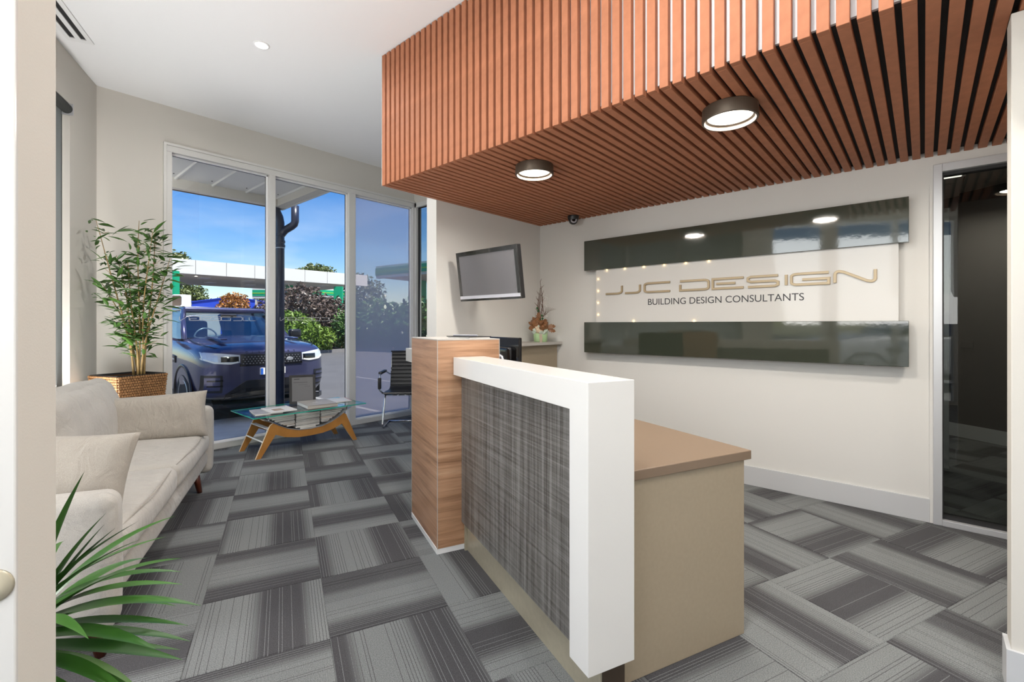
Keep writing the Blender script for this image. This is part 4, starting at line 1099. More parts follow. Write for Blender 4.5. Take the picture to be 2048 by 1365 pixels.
for (pts, hh) in tips:
    for k in range(60):
        f = rb.uniform(.25, .98); i = min(11, int(f * 12)); base = pts[i].lerp(pts[i + 1], f * 12 - i)
        p = base + Vector((rb.uniform(-1, 1), rb.uniform(-1, 1), rb.uniform(-.5, .6))) * .085
        az = rb.uniform(0, 2 * PI); el = rb.uniform(-.4, .7); ln = rb.uniform(.06, .115)
        mt = Matrix.Translation(p) @ Matrix.Rotation(az, 4, 'Z') @ Matrix.Rotation(-el, 4, 'Y') @ Matrix.Rotation(rb.uniform(-.8, .8), 4, 'X') @ Matrix.Scale(ln, 4)
        q = [mt @ Vector(c) for c in bl_pts + bl_mid]
        if any((c.x - 4.885 < -5.38) or ((c.x - 4.885 - W0[0]) * LD[0] + (c.y + 0.845 - W0[1]) * LD[1] < 0.03) for c in q): continue
        fx.add(q, [(0, 1, 8), (0, 8, 7), (1, 2, 9, 8), (7, 8, 9, 6), (2, 3, 10, 9), (6, 9, 10, 5), (3, 4, 10), (5, 10, 4)])
stuff(fx.build('inner_leaves', 'bamboo_leaf', bamboo))
twg = MB()
for (pts, hh) in tips:
    for k in range(9):
        f = rb.uniform(.3, .95); i = int(f * 12); p = pts[i]; d = Vector((rb.uniform(-.7, 1), rb.uniform(-.7, 1), rb.uniform(.2, .8))).normalized() * rb.uniform(.05, .11)
        q = p + d
        wx, wy = q.x - 4.885, q.y + 0.845
        if wx < -5.37 or (wx - W0[0]) * LD[0] + (wy - W0[1]) * LD[1] < 0.04: continue
        twg.tube([tuple(p), tuple(p + d)], 0.0016, 5)
stuff(twg.build('side_shoots', 'culm', bamboo))

# ================================================================== STRAP LEAF PLANT BESIDE THE NEAR PARTITION
gp = thing('strap_leaf_plant', 'green strap leaf plant at the lower left beside the sofa', 'plant', (-1.470, 0.050, 0), 0)
MB().lathe([(0.13, 0.0), (0.15, 0.02), (0.160, 0.33), (0.165, 0.35), (0.153, 0.35), (0.146, 0.32), (0.0, 0.31)], n=36).build('pot', 'charcoal', gp, smooth=True)
smooth_by_angle(gp.children[0])
MB().lathe([(0.146, 0.312), (0.136, 0.324), (0.0, 0.326)], n=24).build('soil', 'soil', gp)
def strap(p0, d, up, ln, wd, droop, fold=0.25, n=12):
    """arching blade; d is its horizontal heading"""
    d = Vector((d[0], d[1], 0)).normalized(); sdv = Vector((-d.y, d.x, 0)); vs_ = []; fs_ = []
    for i in range(n + 1):
        f = i / n; ang = up - droop * f
        if i == 0: c = Vector(p0)
        else: c = c + (d * math.cos(ang) + Vector((0, 0, math.sin(ang)))) * ln / n
        w_ = wd * (0.55 + 1.1 * f if f < .35 else 0.935) * max(0.02, (1 - max(0, (f - .35) / .65) ** 2.0)) / 2
        nr = -d * math.sin(ang) + Vector((0, 0, math.cos(ang)))
        vs_ += [c - sdv * w_ + nr * w_ * fold, c, c + sdv * w_ + nr * w_ * fold]
    for i in range(n):
        a = i * 3; fs_ += [(a, a + 1, a + 4, a + 3), (a + 1, a + 2, a + 5, a + 4)]
    return MB().add(vs_, fs_)
rg = random.Random(4)
AIM = [(52, 70, .40, .58, 10), (46, 40, .37, .60, 14), (44, 46, .28, .58, 10), (50, 34, .36, .60, 22), (40, 44, .40, .57, 24), (36, 38, .42, .55, 30), (42, 26, .40, .57, 32), (46, 16, .40, .56, 30), (34, 22, .44, .55, 26),
       (40, 6, .40, .55, 18), (30, 12, .42, .54, 24), (44, 2, .38, .53, 22), (34, -4, .40, .52, 10), (24, 2, .36, .50, 26), (46, -10, .36, .52, 6), (38, -14, .34, .50, 14), (28, -10, .34, .47, 22), (52, -18, .30, .50, 30), (18, -14, .34, .46, 26), (60, 30, .34, .58, 40), (70, 14, .30, .55, 40),
       (14, 34, .34, .55, 40), (0, 20, .34, .52, 50), (-30, 30, .32, .54, 50), (-60, 24, .30, .52, 50), (-100, 34, .32, .54, 50), (160, 40, .34, .55, 50), (120, 30, .30, .54, 46), (90, 50, .34, .56, 40), (26, -24, .30, .46, 10), (56, 54, .30, .56, 8), (42, 60, .34, .56, 16)]
for k, (az, up, ln, h0, dr_) in enumerate(AIM):
    a = R(az + rg.uniform(-5, 5))
    st0 = (0.02 * math.cos(a), 0.02 * math.sin(a), h0 + 0.055)
    strap(st0, (math.cos(a), math.sin(a)), R(up + 8), ln * 0.88 * rg.uniform(.92, 1.05), rg.uniform(.030, .044), R(dr_ * 1.25)).build('leaf', 'strap_leaf', gp, smooth=True)
MB().tube([(0, 0, 0.32), (0.005, 0.0, 0.66)], [0.024, 0.016], 10).build('stem', 'culm', gp, smooth=True)

# ================================================================== COFFEE TABLE
TC = (-4.911, 2.205)
tb = thing('coffee_table', 'glass coffee table with curved honey plywood legs', 'table', (*TC, 0))
half = [(0, .205), (.12, .212), (.22, .240), (.31, .285), (.362, .318), (.388, .300), (.522, 0), (.478, 0), (.342, .205), (.25, .165), (.13, .143), (0, .138)]
top_c = [p for p in half[:5]]
outl = [(-p[0], p[1]) for p in reversed(half[1:])][0:0]
right = half[:]; left = [(-x, z) for x, z in half][::-1]
outl = right + left[1:-1]
def plank(x0, x1, name):
    # built from quads so the concave outline stays clean: arch band and two legs
    mb = MB()
    band_t = [(-.362, .318), (-.31, .285), (-.22, .240), (-.12, .212), (0, .205), (.12, .212), (.22, .240), (.31, .285), (.362, .318)]
    band_b = [(-.400, .235), (-.342, .205), (-.25, .165), (-.13, .143), (0, .138), (.13, .143), (.25, .165), (.342, .205), (.400, .235)]
    def quad(a, b, c, d):
        v = [(x, p[0], p[1]) for x in (x0, x1) for p in (a, b, c, d)]
        mb.add(v[:4], [(0, 1, 2, 3)], 0); mb.add(v[4:], [(3, 2, 1, 0)], 0)
    n = len(band_t)
    for i in range(n - 1): quad(band_t[i], band_t[i + 1], band_b[i + 1], band_b[i])
    for s in (-1, 1):
        quad((s * .362, .318), (s * .392, .300), (s * .522, 0), (s * .400, .235)); quad((s * .400, .235), (s * .522, 0), (s * .478, 0), (s * .342, .205))
    loop = [(.362, .318), (.392, .300), (.522, 0), (.478, 0), (.342, .205)]
    ring = band_t + loop[1:] + [p for p in reversed(band_b[1:-1])][1:] + [(-.342, .205)][0:0] + [(-.478, 0), (-.522, 0), (-.392, .300)]
    m_ = len(ring)
    for i in range(m_):
        a, b = ring[i], ring[(i + 1) % m_]; mb.add([(x0, *a), (x0, *b), (x1, *b), (x1, *a)], [(0, 1, 2, 3)], 1)
    return mb.build(name, ['ply', 'plyedge'], tb)
plank(0.190, 0.212, 'arched_side'); plank(-0.232, -0.210, 'arched_side')
arcp = [(-.455, .372), (-.40, .345), (-.362, .3195), (-.31, .287), (-.22, .242), (-.12, .214), (0, .207), (.12, .214), (.22, .242), (.31, .287), (.362, .3195), (.40, .345), (.455, .372)]
cs = MB(); v = []
for y, z in arcp: v += [(-0.24, y, z), (0.218, y, z), (0.218, y, z + .004), (-0.24, y, z + .004)]
fcs = []
for i in range(len(arcp) - 1): fcs += [(i * 4 + k, i * 4 + (k + 1) % 4, i * 4 + 4 + (k + 1) % 4, i * 4 + 4 + k) for k in range(4)]
cs.add(v, fcs).build('cradle', 'carsilver', tb)
gt = MB(); gt.box(-0.306, 0.306, -0.572, 0.578, 0.3995, 0.4095)
g_ = gt.build('glass_top', ['tglass', 'tedge'], tb)
for p in g_.data.polygons: p.material_index = 0 if abs(p.normal.z) > 0.5 else 1
sup = MB()
for x in (-0.2, 0.2):
    for y in (-0.40, 0.40): sup.tube([(x, y, .345), (x, y * 1.03, .399)], 0.008, 8)
sup.build('glass_support', 'chrome', tb)
for s in (-1, 1):
    MB().tube([(-0.222, s * .455, .15), (0.20, s * .455, .15)], 0.007, 8).build('cross_bar', 'steel', tb)
    MB().box(-0.222, 0.20, s * .392 - .022, s * .392 + .022, .262, .268).build('end_shelf', 'steel', tb)
def cradle_half(z):
    pr = [(.205, 0), (.214, .10), (.242, .21), (.287, .30), (.3195, .355), (.372, .44)]
    for (z0, u0), (z1, u1) in zip(pr[:-1], pr[1:]):
        if z <= z1: return u0 + (u1 - u0) * (z - z0) / (z1 - z0)
    return .44
mag_cols = ['magazine_white', 'magazine_grey', 'magazine_tan', 'magazine_dark']
M['magazine_white'] = mat('magazine_white', (0.60, 0.58, 0.55), 0.5, var=0.15, vscale=8); M['magazine_grey'] = mat('magazine_grey', (0.40, 0.39, 0.38), 0.5, var=0.2, vscale=8)
M['magazine_tan'] = mat('magazine_tan', (0.38, 0.27, 0.18), 0.5, var=0.25, vscale=8); M['magazine_dark'] = mat('magazine_dark', (0.06, 0.065, 0.075), 0.4, var=0.3, vscale=8)
rm = random.Random(11)
for sname, u0, u1, zmax in (('left', -.43, -.140, .385), ('middle', -.132, .118, .375), ('right', .126, .43, .392)):
    z = .214 if sname == 'middle' else .232; stack = []
    while z < zmax - .012:
        th = rm.uniform(.008, .017); hw = cradle_half(z) - .016
        a, b = max(u0, -hw), min(u1, hw); z_n = z + th
        if b - a > 0.07:
            a2 = max(a, b - .27) if sname != 'right' else a; b2 = b if sname != 'right' else min(b, a + .27)
            o = tag(bpy.data.objects.new('magazine', None), 'magazine in the %s stack under the glass tabletop' % sname, 'magazine', 'magazines stacked in the table cradle')
            stack.append(o); C.objects.link(o); o.location = (TC[0], TC[1] + (a2 + b2) / 2 + rm.uniform(-.003, .003), z + .001); o.empty_display_size = .05
            o.rotation_euler = (0, 0, rm.uniform(-.025, .025)); hl = (b2 - a2) / 2 - .004; hd = rm.uniform(.165, .185)
            MB().box(-hd, hd, -hl, hl, .0015, th - .0028).build('pages', 'magazine_white', o)
            cm = rm.choice(['magazine_white', 'magazine_grey', 'magazine_white', 'magazine_tan', 'magazine_grey', 'magazine_dark'])
            cv = MB(); cv.box(-hd - .002, hd + .002, -hl - .002, hl + .002, 0, .0014); cv.box(-hd - .002, hd + .002, -hl - .002, hl + .002, th - .0027, th - .0014); cv.build('cover', cm, o)
        z = z_n
    ordn = ['topmost', 'second', 'third', 'fourth', 'fifth', 'sixth', 'seventh', 'eighth', 'ninth', 'tenth', 'eleventh', 'twelfth', 'thirteenth', 'fourteenth', 'fifteenth', 'sixteenth']
    for k, o in enumerate(reversed(stack)):
        o['label'] = ('topmost magazine' if k == 0 else ordn[k] + ' magazine from the top') + ' of the %s stack under the glass tabletop' % sname
GZ = 0.4105
nf = thing('framed_notice', 'black framed notice standing on the glass table', 'picture frame', (-5.085, 2.300, GZ), R(69))
nb = MB()
nb.box(-.132, .132, 0, .012, 0, .026); nb.box(-.132, .132, 0, .012, .286, .312); nb.box(-.132, -.106, 0, .012, .026, .286); nb.box(.106, .132, 0, .012, .026, .286)
TILT = (R(-12), 0, 0)
fr_ = nb.build('frame', 'gasket', nf, rot=TILT)
MB().box(-.106, .106, .004, .008, .026, .286).build('page', 'screen', nf, rot=TILT)
ln_ = MB(); ln_.box(-.085, -.03, .0032, .0038, .262, .272); ln_.box(-.09, .05, .0032, .0038, .228, .233); ln_.box(-.04, .05, .0032, .0038, .204, .2065); ln_.box(.02, .075, .0032, .0038, .184, .1865)
stuff(ln_.build('printed_lines', 'ink', nf, rot=TILT))
MB().bar((0, .055, .15), (0, .105, .004), .04, .004).build('easel_back', 'black', nf)
bk = thing('hardcover_book', 'thick grey hardcover book lying on the glass table', 'book', (-4.845, 2.345, GZ), R(82))
MB().box(-.148, .148, -.188, .188, .003, .030).build('pages', 'paper', bk); cv = MB(); cv.box(-.15, .15, -.19, .19, 0, .003); cv.box(-.15, .15, -.19, .19, .030, .034); cv.box(-.153, .15, -.19, -.186, 0, .034); cv.build('cover', 'greycover', bk)
bt = MB(); bt.box(-.05, .05, -.006, .006, .034, .0344); bt.box(-.008, .008, .012, .03, .034, .0344); stuff(bt.build('cover_print', 'paper', bk))
for k, (x, y, rz, c_, lab) in enumerate(((-4.86, 1.835, 80, 'magazine_grey', 'grey magazine lying under the newspaper on the glass table'), (-4.83, 1.945, 86, 'paper', 'folded newspaper on top at the left of the glass table'))):
    mg = thing('magazine', lab, 'magazine', (x, y, GZ + .010 * k), R(rz))
    MB().box(-.12, .12, -.155, .155, 0, .009).build('pages', 'paper', mg); MB().box(-.121, .121, -.156, .156, .009, .0098).build('cover', c_, mg)
    if k:
        pr = MB(); pr.box(-.10, .10, .10, .135, .0098, .0101); stuff(pr.build('masthead', 'magazine_grey', mg))
        pr = MB(); pr.box(-.07, .02, -.10, .02, .0098, .0101); pr.build('photo', 'magazine_tan', mg)
for k, (x, y, rz, lab) in enumerate(((-5.045, 2.585, 62, 'white brochure with red edge lying behind the grey book'), (-4.955, 2.655, 78, 'white brochure with red edge nearest the table end'))):
    mg = thing('brochure', lab, 'brochure', (x, y, GZ + .0065 * k), R(rz))
    MB().box(-.10, .10, -.14, .14, 0, .005).build('pages', 'paper', mg); rd = MB(); rd.box(.094, .10, -.14, .14, .005, .0056); rd.box(-.10, .10, -.14, -.134, .005, .0056)
    M.setdefault('red', mat('red_print', (0.45, 0.02, 0.03), 0.5)); rd.build('red_edge', 'red', mg)

# ================================================================== CANTILEVER CHAIR
ch = thing('office_chair', 'black ribbed leather chair with chrome sled base by the window', 'chair', (-4.950, 3.560, 0), R(46))
# local: y- is the front of the seat
WC = 0.245
for s in (-1, 1):
    MB().tube([(s * WC, .16, .012), (s * WC, -.22, .012), (s * WC, -.265, .030), (s * WC, -.262, .06), (s * WC * .96, -.17, .36), (s * WC * .96, -.15, .395), (s * WC * .96, -.10, .412), (s * WC * .96, .19, .400), (s * WC * .96, .235, .43), (s * WC * .96, .262, .55), (s * WC * .96, .315, .905)], 0.0125, 10).build('frame_tube', 'chrome', ch, smooth=True)
    MB().tube([(s * (WC + .005), -.20, .425), (s * (WC + .045), -.215, .47), (s * (WC + .045), -.215, .625), (s * (WC + .045), -.19, .655), (s * (WC + .045), .17, .665), (s * (WC + .01), .27, .62)], 0.011, 10).build('arm_tube', 'chrome', ch, smooth=True)
    MB().rbox(.020, .020, .070, .012, 2, at=(s * (WC + .045), -.217, .550)).build('arm_sleeve', 'leather', ch, smooth=True)
    MB().rbox(.024, .165, .016, .012, 3, at=(s * (WC + .045), -.015, .672)).build('arm_pad', 'leather', ch, smooth=True)
MB().tube([(-WC, .16, .012), (WC, .16, .012)], 0.0125, 10).build('base_bar', 'chrome', ch, smooth=True)
MB().tube([(-WC, -.13, .395), (WC, -.13, .395)], 0.010, 10).build('seat_bar', 'chrome', ch, smooth=True)
sl = MB()
def shell(pts, th):
    v = []; f = []
    for y, z in pts: v += [(-WC, y, z), (WC, y, z)]
    return v
prof = [(-.235, .425), (-.225, .440), (-.12, .442), (-.02, .436), (.08, .432), (.16, .436), (.215, .462)]
for i in range(40): pass
backp = [(.215 + .11 * f, .470 + .445 * f) for f in [i / 36 for i in range(37)]]
line = prof + [(y + (0.006 if i % 4 == 0 else 0.0), z) for i, (y, z) in enumerate(backp)]
v = []; f = []
for y, z in line: v += [(-WC + .006, y, z), (WC - .006, y, z)]
nL = len(line)
for i, (y, z) in enumerate(line):
    nxt = line[min(i + 1, nL - 1)]; prv = line[max(i - 1, 0)]; d = Vector((nxt[0] - prv[0], nxt[1] - prv[1])).normalized(); nn = Vector((d.y, -d.x)) * .022
    v += [(-WC + .006, y + nn.x, z + nn.y), (WC - .006, y + nn.x, z + nn.y)]
for i in range(nL - 1):
    a = 2 * i; b = 2 * nL + 2 * i
    f += [(a, a + 1, a + 3, a + 2), (b + 1, b, b + 2, b + 3), (a, a + 2, b + 2, b), (a + 1, b + 1, b + 3, a + 3)]
f += [(0, 2 * nL, 2 * nL + 1, 1), (2 * nL - 2, 2 * nL - 1, 4 * nL - 1, 4 * nL - 2)]
cut = 2 * len(prof)
sl.add(v, f).build('ribbed_sling', 'leather', ch)
MB().tube([(-WC, .322, .912), (WC, .322, .912)], 0.013, 10).build('top_rail', 'leather', ch, smooth=True)

# ================================================================== OUTSIDE
GZ0 = -0.25
ground = struct(MB().box(-110, 40, -70, 90, GZ0 - 0.2, GZ0).build('ground', 'asphalt'), 'grey asphalt of the car park')
forecourt = struct(MB().prism([lw(-2.0, -0.16), lw(9.5, -0.16), lw(9.5, -7.5), lw(-2.0, -7.5)], 'z', GZ0, GZ0 + 0.010).build('path_3', 'paleconcrete'), 'added pale concrete forecourt bouncing sunlight in at the entrance glazing')  # pale slab added to bounce sunlight up onto the ceiling
apron = struct(MB().prism([(-5.56, -3.0), (-5.56, 2.95), (-8.4, 2.95), (-8.4, -3.0)], 'z', GZ0, GZ0 + 0.012).build('path_1', 'concrete'), 'pale concrete apron outside the window')
pk = thing('parking_line', 'pale painted parking line on the asphalt beside the car', 'road marking', (-7.2, 4.55, GZ0))
MB().box(-5.2, 0.2, -0.05, 0.05, 0.0, 0.004).build('paint', 'linepaint', pk)
pk2 = thing('parking_line', 'pale painted parking line seen through the frosted pane', 'road marking', (-7.2, 7.15, GZ0))
MB().box(-5.2, 0.2, -0.05, 0.05, 0.0, 0.004).build('paint', 'linepaint', pk2)

# ---- awning: ribbed sheet soffit, front beam, end beam
AX, AY, AZ = -7.181, 2.952, 3.0
aw = thing('awning', 'pale ribbed metal awning outside above the window', 'awning', (0, 0, 0))
shm = MB().box(AX + 0.10, WIN_X - 0.15, -0.205, 0.205, AZ + 0.125, AZ + 0.140).mesh('sheet', 'soffit')
ribm = MB().prism([(-0.018, AZ + 0.125), (0.018, AZ + 0.125), (0.010, AZ + 0.105), (-0.010, AZ + 0.105)], 'x', AX + 0.10, WIN_X - 0.15).mesh('rib', 'soffit')
scm = MB().lathe([(0.009, 0.0), (0.008, -0.006), (0.0, -0.007)], n=8).mesh('screw', 'gasket')
for k in range(7):
    y = 2.62 - 0.41 * k
    inst(shm, 'sheet', aw, (0, y, 0)); inst(ribm, 'rib', aw, (0, y + 0.205, 0))
    for x in (AX + 0.30, AX + 1.25): inst(scm, 'screw', aw, (x, y + 0.14, AZ + 0.125))
MB().box(AX, AX + 0.10, -0.10, AY, AZ, AZ + 0.17).build('front_beam', 'gutter', aw, bevel=0.01)
MB().box(AX - 0.10, AX - 0.002, -0.10, AY + 0.05, AZ + 0.01, AZ + 0.20).build('gutter', 'trunk', aw)
MB().box(AX + 0.10, WIN_X - 0.15, AY - 0.125, AY, AZ + 0.004, AZ + 0.17).build('end_beam', 'gutter', aw, bevel=0.006)
MB().box(AX - 0.10, WIN_X - 0.15, AY + 0.002, AY + 0.03, AZ - 0.0, AZ + 0.19).build('barge_board', 'soffit', aw)
aw2 = thing('awning', 'grey awning slab outside above the narrow return window', 'awning', (0, 0, 0))
MB().box(-5.56, -2.0, 4.22, 6.4, 3.02, 3.10).build('slab', 'soffit', aw2); MB().box(-5.60, -2.0, 6.4, 6.55, 2.95, 3.12).build('beam', 'gutter', aw2)
po = thing('awning_post', 'dark navy steel post under the awning corner', 'post', (-7.262, 2.870, GZ0))
MB().box(-0.038, 0.038, -0.038, 0.038, 0, AZ - GZ0).build('shaft', 'navy', po); MB().box(-0.09, 0.09, -0.09, 0.09, 0, 0.012).build('base_plate', 'navy', po)
dp = thing('downpipe', 'dark navy Y shaped downpipe in front of the window', 'pipe', (-7.135, 2.895, GZ0))
P_ = lambda a, z: tuple(CR * a + Vector((0, 0, z - GZ0)))
MB().tube([P_(0.0, GZ0), P_(0.0, 2.56), P_(0.0, 2.62), P_(0.0, 2.78), P_(-0.015, 2.86), P_(-0.06, 2.96), P_(-0.085, 3.06)], 0.056, 20).build('pipe', 'navy', dp, smooth=True)
MB().tube([P_(0.01, 2.60), P_(0.07, 2.67), P_(0.17, 2.73), P_(0.205, 2.76), P_(0.218, 2.80), P_(0.218, 3.03)], 0.054, 20).build('branch', 'navy', dp, smooth=True)
for z in (2.44, 2.50, 2.60): MB().lathe([(0.060, z - GZ0 - .02), (0.066, z - GZ0 - .018), (0.066, z - GZ0 + .018), (0.060, z - GZ0 + .02)], n=20).build('collar', 'navy', dp)
MB().lathe([(0.061, 2.4 - GZ0), (0.063, 2.4 - GZ0), (0.063, 2.412 - GZ0), (0.061, 2.412 - GZ0)], n=20).build('clamp', 'carsilver', dp)

# ---- the blue car, nose towards the window
def make_car(label, loc, rz):
    car = thing('car', label, 'car', loc, rz)
    def ring(x, w_, zb, zs, zh, crown=0.045):
        half_ = [(0.0, zb), (w_ * .80, zb), (w_ * .97, zb + .10), (w_ * 1.0, .66), (w_ * .995, .94), (w_ * .962, zs), (w_ * .86, zh), (w_ * .50, zh + crown * .7), (0.0, zh + crown)]
        return [(x, y, z) for y, z in half_] + [(x, -y, z) for y, z in reversed(half_[1:-1])]
    st_ = [(0.03, .50, .50, .98, 1.03), (-.01, .70, .43, 1.02, 1.085), (-.075, .845, .38, 1.06, 1.13), (-.19, .94, .345, 1.10, 1.17), (-.42, .985, .32, 1.13, 1.205), (-.9, 1.0, .31, 1.16, 1.245), (-1.30, 1.0, .31, 1.18, 1.285), (-1.62, 1.0, .31, 1.19, 1.295), (-2.6, 1.0, .31, 1.20, 1.295), (-3.6, 1.0, .31, 1.20, 1.295), (-4.4, .985, .33, 1.20, 1.295), (-4.85, .94, .38, 1.18, 1.285), (-4.97, .86, .45, 1.12, 1.23)]
    mb = MB(); v = []; f = []; n = 16
    for s in st_: v += ring(*s)
    for i in range(len(st_) - 1):
        for k in range(n): f.append((i * n + k, i * n + (k + 1) % n, (i + 1) * n + (k + 1) % n, (i + 1) * n + k))
    f += [tuple(range(n - 1, -1, -1)), tuple(range((len(st_) - 1) * n, len(st_) * n))]
    body = mb.add(v, f).build('body', ['carpaint', 'cartrim'], car, smooth=True)
    ss = body.modifiers.new('sub', 'SUBSURF'); ss.levels = 3; ss.render_levels = 3
    # wheel arches cut out of the body
    cutter = MB()
    for x in (-.92, -3.84):
        cutter.lathe([(0.455, -1.2), (0.455, -.70)], (x, 0, .40), 40, 'y'); cutter.lathe([(0.455, .70), (0.455, 1.2)], (x, 0, .40), 40, 'y')
    co = cutter.build('tmp_cutter', 'cartrim')
    bo = body.modifiers.new('cut', 'BOOLEAN'); bo.object = co; bo.operation = 'DIFFERENCE'; bo.solver = 'EXACT'
    bpy.context.view_layer.update()
    me = bpy.data.meshes.new_from_object(body.evaluated_get(bpy.context.evaluated_depsgraph_get()))
    body.modifiers.clear(); body.data = me
    me.polygons.foreach_set('use_smooth', [True] * len(me.polygons))
    cm_ = co.data; bpy.data.objects.remove(co); bpy.data.meshes.remove(cm_)
    smooth_by_angle(body, 45)
    # surface of the nose at lateral y
    from mathutils.bvhtree import BVHTree
    bvh = BVHTree.FromPolygons([v_.co for v_ in me.vertices], [tuple(p.vertices) for p in me.polygons])
    def nose(y, z=.70):
        hit = bvh.ray_cast(Vector((1, y, z)), Vector((-1, 0, 0)))
        if hit[0] is None: hit = bvh.ray_cast(Vector((1, y, .70)), Vector((-1, 0, 0)))
        return hit[0].x if hit[0] is not None else -.5
    def patch(name, ys, lo, hi, off, m, parent=car, th=0.03, rake=0.0):
        """panel that follows the curve of the nose; lo/hi are z functions of y"""
        q = MB(); v = []; NR = 6
        for y in ys:
            zl, zh_ = lo(y), hi(y)
            for r_ in range(NR):
                z = zl + (zh_ - zl) * r_ / (NR - 1); nx_ = nose(y, z); v.append((nx_ + off, y, z))
            for r_ in range(NR):
                z = zl + (zh_ - zl) * r_ / (NR - 1); nx_ = nose(y, z); v.append((nx_ + off - th, y, z))
        f = []; W2 = 2 * NR
        for i in range(len(ys) - 1):
            a, b = i * W2, i * W2 + W2
            for r_ in range(NR - 1):
                f += [(a + r_, b + r_, b + r_ + 1, a + r_ + 1), (a + NR + r_, a + NR + r_ + 1, b + NR + r_ + 1, b + NR + r_)]
            f += [(a, a + NR, b + NR, b), (a + NR - 1, b + NR - 1, b + W2 - 1, a + W2 - 1)]
        e_ = (len(ys) - 1) * W2
        for r_ in range(NR - 1): f += [(r_, r_ + 1, NR + r_ + 1, NR + r_), (e_ + r_, e_ + NR + r_, e_ + NR + r_ + 1, e_ + r_ + 1)]
        return q.add(v, f).build(name, m, parent)
    rng_ = lambda a, b, n: [a + (b - a) * i / n for i in range(n + 1)]
    sgn = (-1, 1)
    lin = lambda pts: (lambda y: next((za + (zb - za) * (y - ya) / (yb - ya) for (ya, za), (yb, zb) in zip(pts[:-1], pts[1:]) if y <= yb + 1e-9), pts[-1][1]))
    RK = .55
    gr = patch('grille', rng_(-.46, .46, 12), lambda y: .895 + .03 * (abs(y) / .46) ** 4, lambda y: 1.055 + .012 * (abs(y) / .46), .010, 'cartrim', rake=RK)
    patch('grille_surround', rng_(-.475, .475, 12), lambda y: .880, lambda y: .897 + .02 * (abs(y) / .46) ** 4, .016, 'gloss', rake=RK)
    stm = MB().box(-.004, .004, -.006, .006, -.006, .006).mesh('grille_stud', 'carsilver')
    gs = MB()
    for r_ in range(4):
        for c_ in range(19):
            y = -.43 + .0478 * (c_ + .5 * (r_ % 2)); z = .920 + .034 * r_
            if abs(y) < .44: gs.box(nose(y, z) + .010, nose(y, z) + .020, y - .006, y + .006, z - .006, z + .006)
    stuff(gs.build('grille_studs', 'carsilver', gr))
    bdg = MB().lathe([(1.0, 0), (1.0, .004), (.8, .007), (0, .007)], n=24, axis='x'); bdg.v = [(x, y * .055, z * .03) for x, y, z in bdg.v]
    bdg.build('oval_badge', 'carsilver', car, loc=(nose(.27, .965) + .012, .27, .965), smooth=True)
    bi = MB().lathe([(1.0, 0), (1.0, .009), (0, .009)], n=24, axis='x'); bi.v = [(x, y * .045, z * .022) for x, y, z in bi.v]
    bi.build('badge_face', 'carsilver', car, loc=(nose(.27, .965) + .012, .27, .965))
    for s in sgn:
        ys = sorted([s * y for y in rng_(.475, .955, 12)])
        lo_p = sorted([(s * .475, .940), (s * .60, .915), (s * .80, .935), (s * .955, 1.005)]); hi_p = sorted([(s * .475, 1.055), (s * .70, 1.085), (s * .955, 1.110)])
        hl = patch('headlight', ys, lin(lo_p), lin(hi_p), .012, 'lampglass', rake=.35)
        ys2 = sorted([s * y for y in rng_(.49, .72, 6)]); patch('lamp_bowl', ys2, lambda y: .955, lambda y: 1.035, .016, 'gloss', hl, rake=.35)
        ys3 = sorted([s * y for y in rng_(.50, .93, 10)]); patch('running_light', ys3, lambda y: lin(lo_p)(y) + .004, lambda y: lin(lo_p)(y) + .026, .018, 'paper', hl, rake=.35)
        # corner intake with two silver blades
        ys = sorted([s * y for y in rng_(.70, .935, 8)])
        vt_ = patch('corner_intake', ys, lambda y: .49 + .05 * (abs(y) - .70), lambda y: .755 + .03 * (abs(y) - .7), .012, 'cartrim')
        patch('intake_fill', sorted([s * y for y in rng_(.73, .905, 6)]), lambda y: .53, lambda y: .725, .016, 'carpaint', vt_)
        for z in (.585, .665): patch('intake_blade', sorted([s * y for y in rng_(.70, .88, 6)]), lambda y: z, lambda y: z + .022, .030, 'gloss', vt_)
    patch('lower_grille', rng_(-.66, .66, 14), lambda y: .36, lambda y: .660 - .20 * max(0, (abs(y) - .40) / .26), .018, 'cartrim')
    patch('bumper_bar', rng_(-.60, .60, 12), lambda y: .490 - .02 * (abs(y) / .6), lambda y: .540 - .10 * max(0, (abs(y) - .42) / .2), .030, 'gloss')
    patch('skid_plate', rng_(-.52, .52, 12), lambda y: .325, lambda y: .395 - .045 * (abs(y) / .52) ** 3, .040, 'carsilver')
    patch('lower_lip', rng_(-.93, .93, 16), lambda y: .265, lambda y: .325 + .02 * (abs(y) / .9) ** 2, .005, 'cartrim')
    for s in sgn: patch('lip_trim', sorted([s * y for y in rng_(.56, .90, 8)]), lambda y: .385, lambda y: .415, .012, 'carsilver')
    pltm = patch('number_plate', rng_(-.19, .19, 6), lambda y: .735, lambda y: .838, .030, 'paper')
    patch('plate_band', rng_(-.188, -.150, 2), lambda y: .737, lambda y: .836, .033, 'plateblue', pltm)
    text_part('V', 'plate_letter', 'ink', pltm, (nose(.12, .78) + .031, -.125, .752), (R(90), 0, R(90)), cap=.072, depth=.003)
    # bonnet lettering
    for k, chh in enumerate('DISCOVERY'):
        y = -.36 + .09 * k
        text_part(chh, 'bonnet_letter', 'gloss', body, (nose(y, 1.088) + .004, y - .022, 1.075), (R(60), 0, R(90)), cap=.034, depth=.006)
